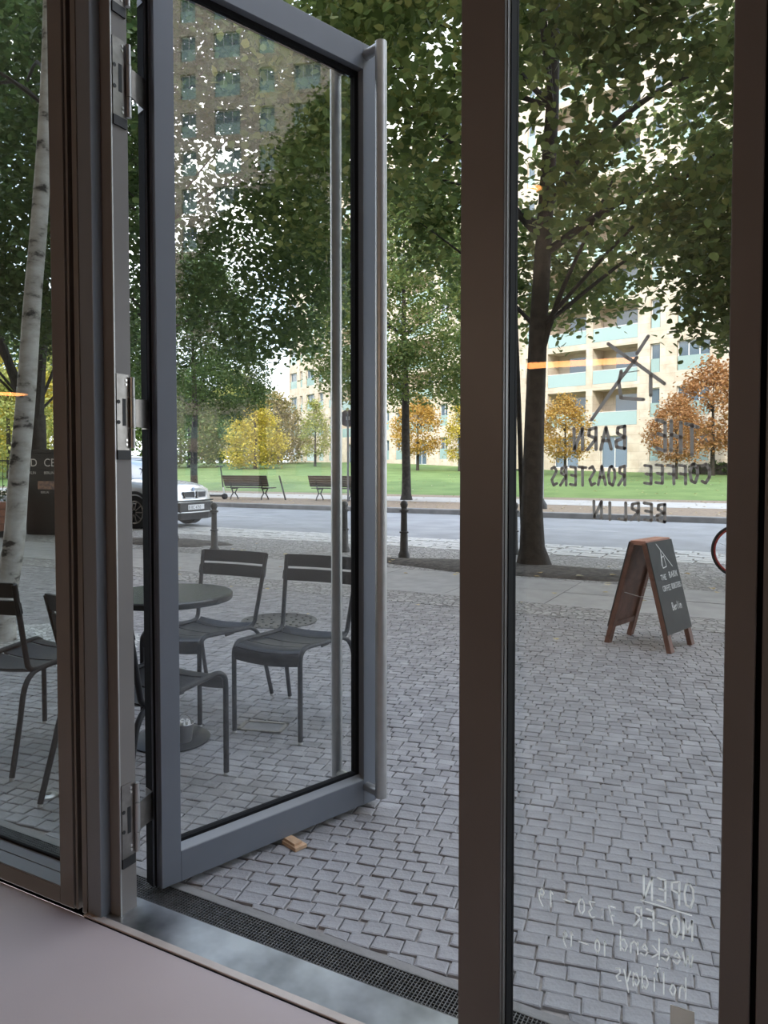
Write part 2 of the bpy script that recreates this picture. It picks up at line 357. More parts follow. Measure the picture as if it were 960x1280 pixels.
# stroke letters for hand lettering, on a 0..1 wide / 0..1 high box
GL = {
 'T': [[(0, .95), (1, 1)], [(.5, 1), (.45, 0)]], 'H': [[(.1, 1), (.08, 0)], [(.9, 1), (.88, 0)], [(.08, .5), (.9, .55)]],
 'E': [[(.85, 1), (.12, .95), (.1, 0), (.85, .05)], [(.1, .5), (.7, .55)]], 'B': [[(.1, 1), (.08, 0)], [(.1, 1), (.7, .95), (.75, .7), (.1, .5), (.85, .35), (.8, .08), (.08, 0)]],
 'A': [[(0, 0), (.5, 1), (.95, 0)], [(.2, .38), (.8, .4)]], 'R': [[(.1, 0), (.12, 1), (.75, .92), (.78, .65), (.12, .5), (.9, 0)]],
 'N': [[(.08, 0), (.1, 1), (.85, 0), (.9, 1)]], 'C': [[(.9, .9), (.5, 1), (.12, .7), (.12, .3), (.5, 0), (.9, .1)]],
 'O': [[(.5, 1), (.15, .8), (.08, .4), (.35, 0), (.75, .1), (.92, .55), (.75, .95), (.5, 1)]], 'F': [[(.85, 1), (.15, .95), (.1, 0)], [(.12, .5), (.7, .55)]],
 'S': [[(.85, .9), (.45, 1), (.15, .75), (.8, .3), (.55, 0), (.1, .1)]], 'L': [[(.15, 1), (.1, 0), (.85, .05)]], 'I': [[(.5, 1), (.48, 0)]],
 'P': [[(.1, 0), (.12, 1), (.8, .92), (.8, .6), (.12, .5)]], 'M': [[(.05, 0), (.1, 1), (.5, .35), (.9, 1), (.95, 0)]], '-': [[(.1, .45), (.9, .5)]],
 '7': [[(.1, 1), (.9, 1), (.35, 0)], [(.25, .5), (.75, .55)]], ':': [[(.4, .3), (.5, .22)], [(.4, .75), (.5, .67)]], '3': [[(.1, .95), (.8, .9), (.45, .55), (.85, .3), (.5, 0), (.1, .1)]],
 '0': [[(.5, 1), (.15, .7), (.15, .3), (.5, 0), (.85, .3), (.85, .7), (.5, 1)]], '1': [[(.3, .8), (.6, 1), (.55, 0)]], '9': [[(.8, .8), (.45, 1), (.15, .75), (.45, .5), (.8, .8), (.75, .3), (.3, -.1)]],
 'w': [[(.0, .6), (.2, 0), (.5, .5), (.75, 0), (1, .65)]], 'e': [[(.1, .3), (.8, .35), (.5, .62), (.12, .3), (.45, 0), (.9, .12)]], 'k': [[(.1, 1), (.08, 0)], [(.8, .6), (.1, .28), (.85, 0)]],
 'n': [[(.1, .6), (.1, 0)], [(.1, .4), (.5, .62), (.85, .45), (.85, 0)]], 'd': [[(.85, .5), (.45, .6), (.12, .3), (.4, 0), (.82, .2)], [(.88, 1), (.85, 0)]],
 '+': [[(.5, .75), (.5, .1)], [(.15, .42), (.85, .45)]], 'h': [[(.1, 1), (.08, 0)], [(.1, .35), (.5, .6), (.8, .4), (.82, 0)]], 'o': [[(.5, .6), (.15, .35), (.4, 0), (.85, .25), (.5, .6)]],
 'l': [[(.5, 1), (.45, 0)]], 'i': [[(.5, .6), (.48, 0)], [(.5, .85), (.52, .8)]], 'a': [[(.85, .5), (.45, .62), (.12, .3), (.4, 0), (.8, .25)], [(.85, .6), (.85, 0)]],
 'y': [[(.1, .6), (.45, .1)], [(.9, .6), (.3, -.4)]], 's': [[(.8, .55), (.35, .6), (.25, .4), (.75, .2), (.5, 0), (.15, .05)]], 'r': [[(.15, .6), (.15, 0)], [(.15, .35), (.6, .62), (.85, .52)]], ' ': [],
}
def strokes(mb, lines, place, w, nrm):
    nrm = Vector(nrm)
    for ln in lines:
        P = [Vector(place(x, y)) for x, y in ln]
        for a, b in zip(P, P[1:]):
            if (b - a).length < 1e-6: continue
            t = (b - a).normalized(); sd = t.cross(nrm).normalized() * w / 2; up_ = nrm * .0004
            mb.quad(a - sd + up_, b - sd + up_, b + sd + up_, a + sd + up_)
        for p in P:
            t = nrm.orthogonal().normalized(); u = t.cross(nrm); n = len(mb.v)
            mb.v += [tuple(p + nrm * .0005 + (t * math.cos(k * PI / 4) + u * math.sin(k * PI / 4)) * w / 2) for k in range(8)]; mb.f.append(tuple(range(n, n + 8)))
def hand_text(mb, s, origin, e1, e2, length, height, w, nrm, gap=.28, jit=.03):
    n = len(s); cw = length / (n * (1 + gap) - gap); rnd = random.Random(s)
    for i, ch in enumerate(s):
        x0 = i * cw * (1 + gap); dy = rnd.uniform(-jit, jit)
        strokes(mb, GL.get(ch, []), lambda x, y: Vector(origin) + e1 * (x0 + x * cw) + e2 * ((y + dy) * height), w, nrm)

# ================================================================== SETTING: the shop front
YI = 1.50                                                    # inner face of the frames
ZT = 3.30
def ux(px, Y=YI): return on_y(px, HORIZON, Y).x
x_gl = ux(67); x_f1 = ux(84); x_f2 = ux(87); x_f3 = ux(95); x_f4 = ux(101); x_f5 = ux(118)
x_b = -1.7174
x_p0 = ux(574.4); x_p1 = ux(628.5); x_r0 = ux(913.6, 1.575); x_r1 = ux(952)
YG = 1.578                                                   # glass plane of the right window

floor = MB().box(-6.0, 4.5, -6.0, YI - .012, -.12, 0.0).build('floor', M['floor_in'])
struct(floor, 'smooth pinkish grey poured floor inside the shop', 'floor')
ceil_o = MB().box(-6.0, 4.5, -6.0, YI + .2, ZT, ZT + .2).build('ceiling', M['ceil_in']); struct(ceil_o, 'plain ceiling over the shop interior', 'ceiling')
wb = MB().box(-6.2, 4.7, -6.2, -6.0, -.12, ZT + .2).build('wall_back', M['wall_in']); struct(wb, 'plain back wall of the shop', 'wall')
wl = MB().box(-6.2, -6.0, -6.0, YI + .2, -.12, ZT + .2).build('wall_left', M['wall_in']); struct(wl, 'plain side wall of the shop beyond the window', 'wall')
wr = MB().box(4.5, 4.7, -6.0, YI + .2, -.12, ZT + .2).build('wall_right', M['wall_in']); struct(wr, 'plain end wall of the shop', 'wall')
# storeys above the shop: they keep the pavement in the shade
up = MB().box(-60, 60, -14, YI + .22, ZT + .2, 20.5).box(-60, -6.2, -14, YI + .22, -.1, ZT + .2).box(4.7, 60, -14, YI + .22, -.1, ZT + .2).build('wall_front', M['stone2'])
struct(up, 'pale stone storeys of the building above the shop front', 'building')
ZD = 2.98                                                    # clear height of the door opening
hd = MB().box(-6.0, 4.5, YI, YI + .12, ZD + .06, ZT).build('trim_1', M['frame_in']); struct(hd, 'dark metal transom above the glazing', 'transom')

# --- window_1 (left)
w1 = empty('window_1', (x_gl, YI, 0)); struct(w1, 'fixed glass window left of the door post with a pale bottom bead', 'window')
def loc(o, parent): o.location = tuple(-parent.location[i] for i in range(3)); return o
def bw(mb, name, m, parent, **k): return loc(mb.build(name, m, parent, **k), parent)
WL = -5.9
bw(MB().box(x_gl, x_f1, YI, YI + .10, 0, ZD + .06), 'stile', M['frame_in'], w1, bevel=.002)
bw(MB().box(WL, x_gl, YI, YI + .10, 0, .052), 'bottom_rail', M['frame_in'], w1, bevel=.002)
bw(MB().hexa([(WL, YI + .002, .052), (x_gl, YI + .002, .052), (x_gl, YI + .04, .052), (WL, YI + .04, .052)], [(WL, YI + .002, .056), (x_gl, YI + .002, .056), (x_gl, YI + .04, .064), (WL, YI + .04, .064)]), 'glazing_bead', M['bead'], w1)
bw(MB().hexa([(WL, YI + .043, .05), (x_gl, YI + .043, .05), (x_gl, YI + .075, .05), (WL, YI + .075, .05)], [(WL, YI + .043, .065), (x_gl, YI + .043, .065), (x_gl, YI + .075, .074), (WL, YI + .075, .074)]), 'glazing_bead', M['bead'], w1)
bw(MB().box(WL, x_gl + .01, YI + .075, YI + .083, .052, .082), 'gasket', M['gasket'], w1)
bw(MB().box(WL, x_gl + .01, YI + .083, YI + .095, .06, ZD + .05), 'pane', M['glass_dim'], w1)
# --- trim_2 : door post with its stepped profile
t2 = empty('trim_2', (x_f2, YI, 0)); struct(t2, 'stepped dark metal door post carrying the hinges', 'post')
bw(MB().box(x_f1, x_f3, YI + .03, YI + .09, 0, ZD + .06), 'groove', M['gasket'], t2)
bw(MB().box(x_f1 + .004, x_f2 + .003, YI + .006, YI + .05, 0, ZD + .06), 'groove_lip', M['frame_in'], t2)
bw(MB().box(x_f3, x_f4, YI, YI + .09, 0, ZD + .06), 'post_edge', M['frame_in'], t2, bevel=.002)
bw(MB().box(x_f4 + .001, x_f5, YI + .002, YI + .10, 0, ZD + .06), 'post_face', M['frame_skylit'], t2, bevel=.003)
bw(MB().box(x_f5 - .02, x_b, YI + .0385, YI + .10, 0, ZD + .06), 'door_stop', M['frame_in'], t2, bevel=.0015)
bw(MB().box(x_b - .02, x_b - .0008, YI + .040, YI + .098, .0, ZD + .06), 'hinge_rebate', M['frame_out'], t2)
bw(MB().box(x_b - .003, x_b + .0012, YI + .037, YI + .041, 0, ZD + .06), 'edge_strip', M['steel'], t2)
# --- trim_3 : pillar between door opening and right window
t3 = empty('trim_3', (x_p0, YI, 0)); struct(t3, 'broad brown metal pillar between doorway and lettered window', 'pillar')
bw(MB().box(x_p0, x_p1, YI, YI + .091, 0, ZD + .06), 'pillar_face', M['frame_in'], t3, bevel=.003)
# --- window_2 (right, lettered)
w2 = empty('window_2', (x_p1, YI, 0)); struct(w2, 'large fixed window with white handwritten opening hours and lettering', 'window')
zb = .075
bw(MB().box(x_p1 - .004, x_p1 + .002, YI + .012, YI + .03, zb, ZD + .05), 'stile_step', M['frame_in'], w2)
bw(MB().box(x_p1 - .002, x_p1 + .004, YI + .03, YG, zb, ZD + .05).box(x_p1, x_p1 + .0045, YG - .012, YG, zb, ZD + .05), 'gasket', M['gasket'], w2)
bw(MB().box(x_p1 - .01, x_r0, YI, YI + .13, 0, zb - .028), 'bottom_rail', M['frame_in'], w2, bevel=.003)
bw(MB().hexa([(x_p1 - .008, YI + .004, zb - .03), (x_r0, YI + .004, zb - .03), (x_r0, YI + .035, zb - .03), (x_p1 - .008, YI + .035, zb - .03)], [(x_p1 - .008, YI + .004, zb - .024), (x_r0, YI + .004, zb - .024), (x_r0, YI + .035, zb - .008), (x_p1 - .008, YI + .035, zb - .008)]), 'glazing_bead', M['frame_out'], w2)
bw(MB().box(x_p1, x_r0, YI + .036, YG - .004, zb - .03, zb - .010), 'gasket', M['gasket'], w2)
bw(MB().box(x_p1, x_r0, YI + .043, YI + .047, zb - .012, zb - .004), 'spacer', M['steel'], w2)
bw(MB().box(x_p1, x_r0, YG - .010, YG, zb - .012, zb + .012), 'gasket', M['gasket'], w2)
bw(MB().box(x_p1 - .002, x_r0 + .01, YG, YG + .012, zb - .02, ZD + .05), 'pane', M['glass'], w2)
# --- trim_4 : right mullion
t4 = empty('trim_4', (x_r0, YI, 0)); struct(t4, 'brown metal mullion at the far side of the lettered window', 'mullion')
bw(MB().box(ux(909), x_r1 - .004, YI, YI + .13, 0, ZD + .06), 'mullion_face', M['frame_in'], t4, bevel=.003)
bw(MB().box(x_r1 - .004, x_r1 + .006, YI + .02, YI + .10, 0, ZD + .06), 'groove', M['gasket'], t4)
bw(MB().box(x_r1 + .006, x_r1 + .09, YI + .002, YI + .13, 0, ZD + .06), 'mullion_face', M['frame_in'], t4, bevel=.003)
# --- window_3 : the glazing goes on to the right, out of view
w3 = empty('window_3', (x_r1 + .09, YI, 0)); struct(w3, 'further glazed bay of the shop front', 'window')
bw(MB().box(x_r1 + .09, 4.45, YI, YI + .12, 0, .07), 'bottom_rail', M['frame_in'], w3)
bw(MB().box(x_r1 + .088, 4.45, YG, YG + .012, .06, ZD + .05), 'pane', M['glass'], w3)
# --- threshold
th = empty('trim_5', (-1.2, YI, 0)); struct(th, 'worn metal door threshold with a pale floor edging strip', 'threshold')
xa, xc = x_f4, x_p0 + .01
bw(MB().box(xa - .002, xc, YI - .012, YI + .012, -.05, .006), 'edging_strip', M['sill_trim'], th, bevel=.002)
bw(MB().box(xa + .005, xc, YI + .012, YI + .135, -.05, .002), 'plate', M['sill_metal'], th)
bw(MB().box(xa + .005, xc, YI - .016, YI - .012, -.05, .001), 'joint', M['gasket'], th)
# --- drain grating outside the threshold
gr = empty('drain_grating', (-1.2, YI + .18, 0)); tag(gr, 'steel mesh drain grating along the door threshold', 'grating')
gx0, gx1, gy0, gy1 = -3.6, 1.2, YI + .137, YI + .232
bw(MB().box(gx0, gx1, gy0, gy0 + .004, -.03, .0).box(gx0, gx1, gy1 - .004, gy1, -.03, .0), 'grating_frame', M['grate'], gr)
g = MB(); x = gx0
while x < gx1: g.box(x, x + .0025, gy0, gy1, -.02, -.001); x += .0105
for k in range(1, 9): g.box(gx0, gx1, gy0 + k * .0105, gy0 + k * .0105 + .002, -.02, -.002)
tag(bw(g, 'grating_bars', M['grate'], gr), kind='stuff')
bw(MB().box(gx0, gx1, gy0, gy1, -.08, -.06), 'drain_bottom', M['black'], gr)

# --- lettering on the right window (read from the street, so mirrored from inside)
def pane_line(mb, s, pxs, pys, pxe, pye, hpx, w, gap=.28):
    a = on_y(pxs, pys, YG); b = on_y(pxe, pye, YG); h = on_y(pxs, pys - hpx, YG).z - a.z
    e1 = (b - a); L = e1.length; e1.normalize()
    hand_text(mb, s, a - Vector((0, .0002, 0)), e1, Vector((0, 0, 1)), L, h, w, (0, -1, 0), gap)
lt = MB()
def pl(p): return on_y(p[0], p[1], YG)
def zz(x, y): return (640 + x / 3.2, 400 + y / 3.2)
LG = [[(545, 65), (500, 135)], [(385, 95), (460, 150), (490, 168), (610, 255)], [(500, 150), (430, 240), (318, 400)], [(437, 205), (428, 250), (436, 312), (526, 318)], [(555, 222), (555, 302)]]
for ln in LG: strokes(lt, [ln], lambda x, y: pl(zz(x, y)) - Vector((0, .0002, 0)), .0072, (0, -1, 0))
strokes(lt, [[(435, 213), (508, 203)]], lambda x, y: pl(zz(x, y)) - Vector((0, .0002, 0)), .002, (0, -1, 0))
pane_line(lt, 'THE', 872, 570, 818, 561, 38, .007); pane_line(lt, 'BARN', 782, 560, 716, 563, 28, .007)
pane_line(lt, 'COFFEE', 888, 604, 804, 605, 24, .006); pane_line(lt, 'ROASTERS', 782, 606, 688, 607, 24, .006)
pane_line(lt, 'BERLIN', 832, 652, 741, 648, 22, .0062)
tag(bw(lt, 'window_lettering', M['ink_grey'], w2), 'grey handwritten shop name and crossed-beam emblem')
lh = MB()
pane_line(lh, 'OPEN', 868, 1136, 803, 1123, 30, .004); strokes(lh, [[(864, 1144), (801, 1125)]], lambda x, y: pl((x, y)) - Vector((0, .0002, 0)), .003, (0, -1, 0))
pane_line(lh, 'MO-FR', 866, 1176, 791, 1157, 26, .004); pane_line(lh, '7:30', 770, 1157, 722, 1142, 22, .003); pane_line(lh, '-', 716, 1137, 703, 1133, 20, .003); pane_line(lh, '19', 694, 1135, 672, 1129, 20, .003)
pane_line(lh, 'weekend', 866, 1210, 774, 1187, 26, .003, .12); pane_line(lh, '10', 760, 1196, 743, 1190, 18, .003); pane_line(lh, '-', 737, 1189, 722, 1185, 18, .003); pane_line(lh, '19', 718, 1184, 703, 1181, 18, .003)
pane_line(lh, '+', 826, 1217, 818, 1216, 16, .003); pane_line(lh, 'holidays', 858, 1250, 768, 1225, 28, .003, .12)
tag(bw(lh, 'opening_hours', M['ink'], w2), 'white handwritten opening hours')
a = on_y(838, 1255, YG); b_ = on_y(868, 1290, YG)
bw(MB().box(a.x, b_.x, YG - .002, YG - .0005, b_.z, a.z), 'sticker', mat('sticker', (.75, .72, .68), .6, translucent=.6), w2)

# --- the open door
hp = Vector((-1.690, 1.678, 0)); fp = Vector((-1.400, 2.545, 0))
dd = (fp - hp); DW = dd.length; dang = math.atan2(dd.y, dd.x)
door = empty('door_1', hp, dang); struct(door, 'grey metal framed glass door standing open, with full-height pull bars', 'door')
# local: x along the door from hinge to free edge, +y to the outer side
Z0, Z1 = .022, 2.955; SW = .066; RB = .098; TH = .075
def pr(mb, poly, z0, z1): return mb.prism(poly, z0, z1)
MB().prism([(0, 0), (SW, 0), (SW, TH), (-.014, TH), (-.014, .034), (-.006, .034), (-.006, .022), (0, .022)], Z0, Z1).build('stile', M['frame_out'], door, bevel=.0015)
MB().box(-.0155, -.014, .034, TH, Z0, Z1).box(-.0075, -.006, .022, .034, Z0, Z1).build('edge_shade', M['gasket'], door)  # thin black plates: shade on the room-facing door edge put into colour
MB().prism([(DW - SW, 0), (DW, 0), (DW, .03), (DW + .012, .03), (DW + .012, TH), (DW - SW, TH)], Z0, Z1).build('stile', M['frame_out'], door, bevel=.0015)
MB().box(SW, DW - SW, 0, TH, Z0, Z0 + RB).build('bottom_rail', M['frame_out'], door, bevel=.0015)
MB().box(SW, DW - SW, 0, TH, Z1 - RB, Z1).build('top_rail', M['frame_out'], door, bevel=.0015)
MB().hexa([(SW, .001, Z0 + RB), (DW - SW, .001, Z0 + RB), (DW - SW, .028, Z0 + RB), (SW, .028, Z0 + RB)], [(SW, .002, Z0 + RB + .002), (DW - SW, .002, Z0 + RB + .002), (DW - SW, .028, Z0 + RB + .016), (SW, .028, Z0 + RB + .016)]).build('glazing_bead', M['bead'], door)
gk = MB()
for (x0, x1, z0, z1) in ((SW, DW - SW, Z0 + RB, Z0 + RB + .026), (SW, DW - SW, Z1 - RB - .02, Z1 - RB), (SW, SW + .008, Z0 + RB, Z1 - RB), (DW - SW - .018, DW - SW, Z0 + RB, Z1 - RB)): gk.box(x0, x1, .029, .055, z0, z1)
gk.build('gasket', M['gasket'], door)
MB().box(SW - .004, DW - SW + .004, .037, .047, Z0 + RB - .004, Z1 - RB + .004).build('pane', M['glass'], door)
def pull(yb, ys):
    b = MB().tube([(DW - .050, yb, .075), (DW - .050, yb, 2.93)], .0225, 20).build('pull_bar', M['steel'], door, True)
    for z in (.09, 2.915):
        MB().tube([(DW - .050, ys, z), (DW - .050, yb, z)], .0185, 16).build('standoff', M['steel'], b, True)
pull(-.082, .0); pull(TH + .108, TH)
# hinges: leaf on the post rebate, knuckle and leaf on the door edge
for zc in (.285, 1.51, 2.48, 2.80):
    M4 = Matrix.Rotation(-dang, 4, 'Z') @ Matrix.Translation(-hp)
    lf = MB().box(x_b - .001, x_b + .0035, YI + .043, YI + .088, zc - .112, zc + .112); lf.xform(M4)
    ho = lf.build('hinge', M['steel_dark'], door)
    s2 = MB().box(x_b + .0034, x_b + .0045, YI + .064, YI + .076, zc - .04, zc + .04); s2.xform(M4); s2.build('slot', M['black'], ho)
    kx, ky = x_b + .010, YI + .096
    kn = MB()
    for (z0, z1, rr) in ((-.105, -.047, .0075), (-.045, .045, .0085), (.047, .105, .0075)): kn.cyl((kx, ky), rr, zc + z0, zc + z1, 14)
    kn.xform(M4); kn.build('knuckle', M['steel'], ho, True)
    p0 = M4 @ Vector((kx, ky, 0))
    MB().hexa([(p0.x, p0.y - .004, zc - .04), (-.012, .030, zc - .045), (-.012, .036, zc - .045), (p0.x, p0.y + .004, zc - .04)], [(p0.x, p0.y - .004, zc + .04), (-.012, .030, zc + .045), (-.012, .036, zc + .045), (p0.x, p0.y + .004, zc + .04)]).build('door_leaf', M['steel_dark'], ho)
    MB().box(-.018, -.0155, .034, .07, zc - .045, zc + .045).build('door_leaf', M['steel_dark'], ho)
    for dz in (-.095, -.082, .082, .095):
        s3 = MB().tube([(x_b + .003, YI + .078, zc + dz), (x_b + .0055, YI + .078, zc + dz)], .004, 8); s3.xform(M4); s3.build('screw', M['screw'], ho)
    for dz in (-.03, .03):
        s3 = MB().tube([(x_b + .003, YI + .049, zc + dz), (x_b + .005, YI + .049, zc + dz)], .006, 8); s3.xform(M4); s3.build('screw_hole', M['black'], ho)
    s4 = MB().box(x_b - .001, x_b + .006, YI + .043, YI + .092, zc - .140, zc - .112); s4.xform(M4); s4.build('hinge_cover', M['black'], ho)

# wooden wedge under the door
wp = ground(371, 1058)
wd = empty('wooden_wedge', (wp.x, wp.y, 0), dang); tag(wd, 'small stepped wooden wedge holding the open door', 'wedge')
MB().box(-.028, .022, -.03, .05, 0, .013).build('lower_block', M['wedge'], wd, bevel=.001)
MB().box(-.022, .010, -.016, .05, .013, .022).build('upper_block', M['wedge'], wd, bevel=.001)

# ================================================================== SETTING: street
gnd = MB().box(-160, 120, YI + .1, 29.0, -.5, -.062).box(-160, 120, YI + .1, gy0, -.1, -.012).build('ground', M['sett_joint']); struct(gnd, 'sandy bed below the street paving', 'ground')
Y_SETT1 = 6.55; Y_MOS1 = 7.10; Y_SLAB1 = 8.66; Y_KS0 = 11.1; Y_ROAD0 = 12.62; Y_ROAD1 = 19.3
# setts of the pavement
pav = MB().box(-60, 60, gy1 + .03, Y_SETT1, -.062, -.010).build('pavement', M['sett_joint']); struct(pav, 'small grey stone sett pavement in front of the shop', 'pavement')
ep = MB().box(-6, 4, gy1, gy1 + .03, -.062, -.001).build('trim_6', M['kerb']); struct(ep, 'narrow mortar edging beside the drain grating', 'edging')
def sett_geom(poly, z0, z1, ins):
    cx = sum(p[0] for p in poly) / 4; cy_ = sum(p[1] for p in poly) / 4
    top = []
    for p in poly:
        dx, dy = p[0] - cx, p[1] - cy_; l = math.hypot(dx, dy); k = (l - ins * 1.4) / l
        top.append((cx + dx * k, cy_ + dy * k))
    return [(p[0], p[1], z0) for p in poly] + [(p[0], p[1], z1 - ins * .55) for p in poly] + [(p[0], p[1], z1) for p in top]
SF = [(0, 1, 5, 4), (1, 2, 6, 5), (2, 3, 7, 6), (3, 0, 4, 7), (4, 5, 9, 8), (5, 6, 10, 9), (6, 7, 11, 10), (7, 4, 8, 11), (8, 9, 10, 11)]
rs = random.Random(3)
ra = R(10.5); ca, sa = math.cos(ra), math.sin(ra)
cells = []
row = 0; b = -4.0
while b < 9.5:
    rh = .058 + rs.uniform(-.006, .007); a = -13.5 + rs.uniform(0, .08)
    while a < 5.5:
        w = rs.choice((.066, .074, .08, .086, .094)) + rs.uniform(-.006, .006)
        j = lambda: rs.uniform(-.0025, .0025)
        wave = .035 * math.sin(a * 1.1 + .4) + .02 * math.sin(a * 2.7 + b)
        pts = [(a + .0024 + j(), b + .002 + wave + j()), (a + w - .0024 + j(), b + .002 + wave + j()), (a + w - .0024 + j(), b + rh - .002 + wave + j()), (a + .0024 + j(), b + rh - .002 + wave + j())]
        P = [(p[0] * ca - p[1] * sa, p[0] * sa + p[1] * ca) for p in pts]
        cx = sum(p[0] for p in P) / 4; cy_ = sum(p[1] for p in P) / 4
        lo_ = gy1 + .031; P = [(p[0], min(max(p[1], lo_), Y_SETT1 - .002)) for p in P]
        hts = (abs(P[3][1] - P[0][1]), abs(P[2][1] - P[1][1]))
        if min(hts) > .012 and -11 < cx < 3.2 and cx > -2.3 - 1.25 * cy_:
            cells.append((P, cx, cy_, rs.uniform(-.002, .002)))
        a += w
    b += rh; row += 1
def in_view(cx, cy_):
    x, y, d = proj((cx, cy_, 0))
    if y > 1275 or y < 700: return 0
    ok = (645 < x < 905) or (480 < x < 570) or (232 < x < 470 and y < 1100 - (x - 232) * .45) or (2 < x < 64 and y < 1040) or (260 < x < 570 and y > 1112 - (x - 232) * .4)
    return 1 / d if ok else 0
cells.sort(key=lambda c: -in_view(c[1], c[2]))
for (P, cx, cy_, dz) in cells[:300]:
    V = [(x - cx, y - cy_, z) for x, y, z in sett_geom(P, -.05, dz, .0045)]
    me = bpy.data.meshes.new('sett'); me.from_pydata(V, [], SF); me.materials.append(M['sett'])
    inst('sett', me, pav, (cx, cy_, 0))
sv, sf = [], []
for (P, cx, cy_, dz) in cells[300:]:
    n = len(sv); sv += sett_geom(P, -.05, dz, .0045); sf += [tuple(n + i for i in q) for q in SF]
me = bpy.data.meshes.new('setts'); me.from_pydata(sv, [], sf); me.materials.append(M['sett'])
tag(inst('sett_field', me, pav), kind='stuff')
# mosaic bands, slabs, soil
mo = MB().box(-60, 40, Y_SETT1, Y_MOS1, -.062, .002).build('pavement_edge', M['mosaic']); struct(mo, 'narrow band of rough mosaic stones beside the slab walkway', 'paving')
mo2 = MB().box(-60, 40, Y_SLAB1, Y_KS0, -.062, .0).build('pavement_strip', M['mosaic']); struct(mo2, 'mosaic stone strip between slab walkway and street parking', 'paving')
sl = MB().box(-60, 40, Y_MOS1, Y_SLAB1, -.062, -.008).build('walkway', M['soil']); struct(sl, 'grey granite slab walkway crossing the pavement', 'walkway')
x = -30.0; k = 0
while x < 8:
    w = rs.uniform(.85, 1.25)
    for (y0, y1) in (((Y_MOS1, Y_MOS1 + .8), (Y_MOS1 + .8, Y_SLAB1))if k % 2 else ((Y_MOS1, Y_MOS1 + .75), (Y_MOS1 + .75, Y_SLAB1))):
        MB().box(x + .004, x + w - .004, y0 + .004, y1 - .004, -.05, rs.uniform(.001, .006)).build('slab', M['slab'], sl)
    x += w; k += 1
def blob(c, rx, ry, n=36, seed=0, rot=0.0):
    r_ = random.Random(seed); ph = [r_.uniform(0, 6.28) for _ in range(4)]
    out = []
    for i in range(n):
        t = 2 * PI * i / n; q = 1 + .08 * math.sin(3 * t + ph[0]) + .06 * math.sin(5 * t + ph[1]) + .05 * math.sin(8 * t + ph[2])
        out.append((c[0] + rx * q * math.cos(t), c[1] + ry * q * math.sin(t)))
    return out
def mound(poly, c, z0, z1):
    rings = []
    for k, z in ((1, z0), (.92, z0 + (z1 - z0) * .6), (.6, z1), (.15, z1)): rings.append([(c[0] + (p[0] - c[0]) * k, c[1] + (p[1] - c[1]) * k, z) for p in poly])
    return MB().loft(rings)
for i, (c, rx, ry) in enumerate((((-3.2, 9.35), 2.1, .62), ((-14.8, 10.6), 1.2, .6), ((-9.5, 9.75), 1.2, .6))):
    so = mound(blob(c, rx, ry, seed=i), c, -.01, .03).build('tree_pit', M['soil'], None, True)
    struct(so, ['bare dark soil around the foot of the leaning-stake tree', 'bare soil around the dark forked tree', 'bare soil around the tree beside the bollard'][i], 'soil')
gv = mound(blob((-5.05, 3.75), .95, .62, seed=5), (-5.05, 3.75), -.01, .02).build('gravel_bed', M['gravel'], None, True); struct(gv, 'pale gravel bed around the foot of the birch', 'gravel')
# larger setts at the road edge
ks = MB().box(-60, 40, Y_KS0, Y_ROAD0, -.062, -.012).build('road_edge', M['sett_joint']); struct(ks, 'strip of larger pale setts along the road', 'paving')
cnt = 0
for r_ in range(6):
    y0 = Y_KS0 + r_ * (Y_ROAD0 - Y_KS0) / 6; x = -15.5 + rs.uniform(0, .3)
    while x < 1.5 and cnt < 300:
        w = rs.uniform(.26, .40); j = lambda: rs.uniform(-.012, .012)
        P = [(j() - w / 2 + .012, j() - .115), (w / 2 - .012 + j(), j() - .115), (w / 2 - .012 + j(), .115 + j()), (-w / 2 + .012 + j(), .115 + j())]
        me = bpy.data.meshes.new('sett'); me.from_pydata(sett_geom(P, -.05, rs.uniform(0, .012), .014), [], SF); me.materials.append(M['kerb_sett'])
        inst('sett', me, ks, (x + w / 2, y0 + .127, 0)); cnt += 1; x += w
rd = MB().box(-160, 120, Y_ROAD0, Y_ROAD1, -.4, -.015).build('road', M['asphalt']); struct(rd, 'grey asphalt road between pavement and park', 'road')
ln = MB(); x = -60
while x < 40: ln.box(x, x + 3, 15.9, 16.0, -.0155, -.013); x += 9
ln.build('lane_marking', mat('marking', (.42, .42, .42), .8), rd)
fk = MB().box(-160, 120, Y_ROAD1, Y_ROAD1 + .32, -.2, .13).build('kerb', M['kerb'], bevel=.02); struct(fk, 'stone kerb on the park side of the road', 'kerb')
vg = MB().box(-160, 120, Y_ROAD1 + .32, 23.4, -.2, .12).build('verge', M['verge']); struct(vg, 'leaf littered brown verge behind the kerb', 'verge')
fpth = MB().box(-160, 120, 23.4, 26.9, -.2, .125).build('footpath', M['path']); struct(fpth, 'pale footpath along the park lawn', 'path')
vg2 = MB().box(-160, 120, 26.9, 29.0, -.2, .12).build('lawn_edge', M['verge']); struct(vg2, 'brown earth edge of the lawn', 'verge')
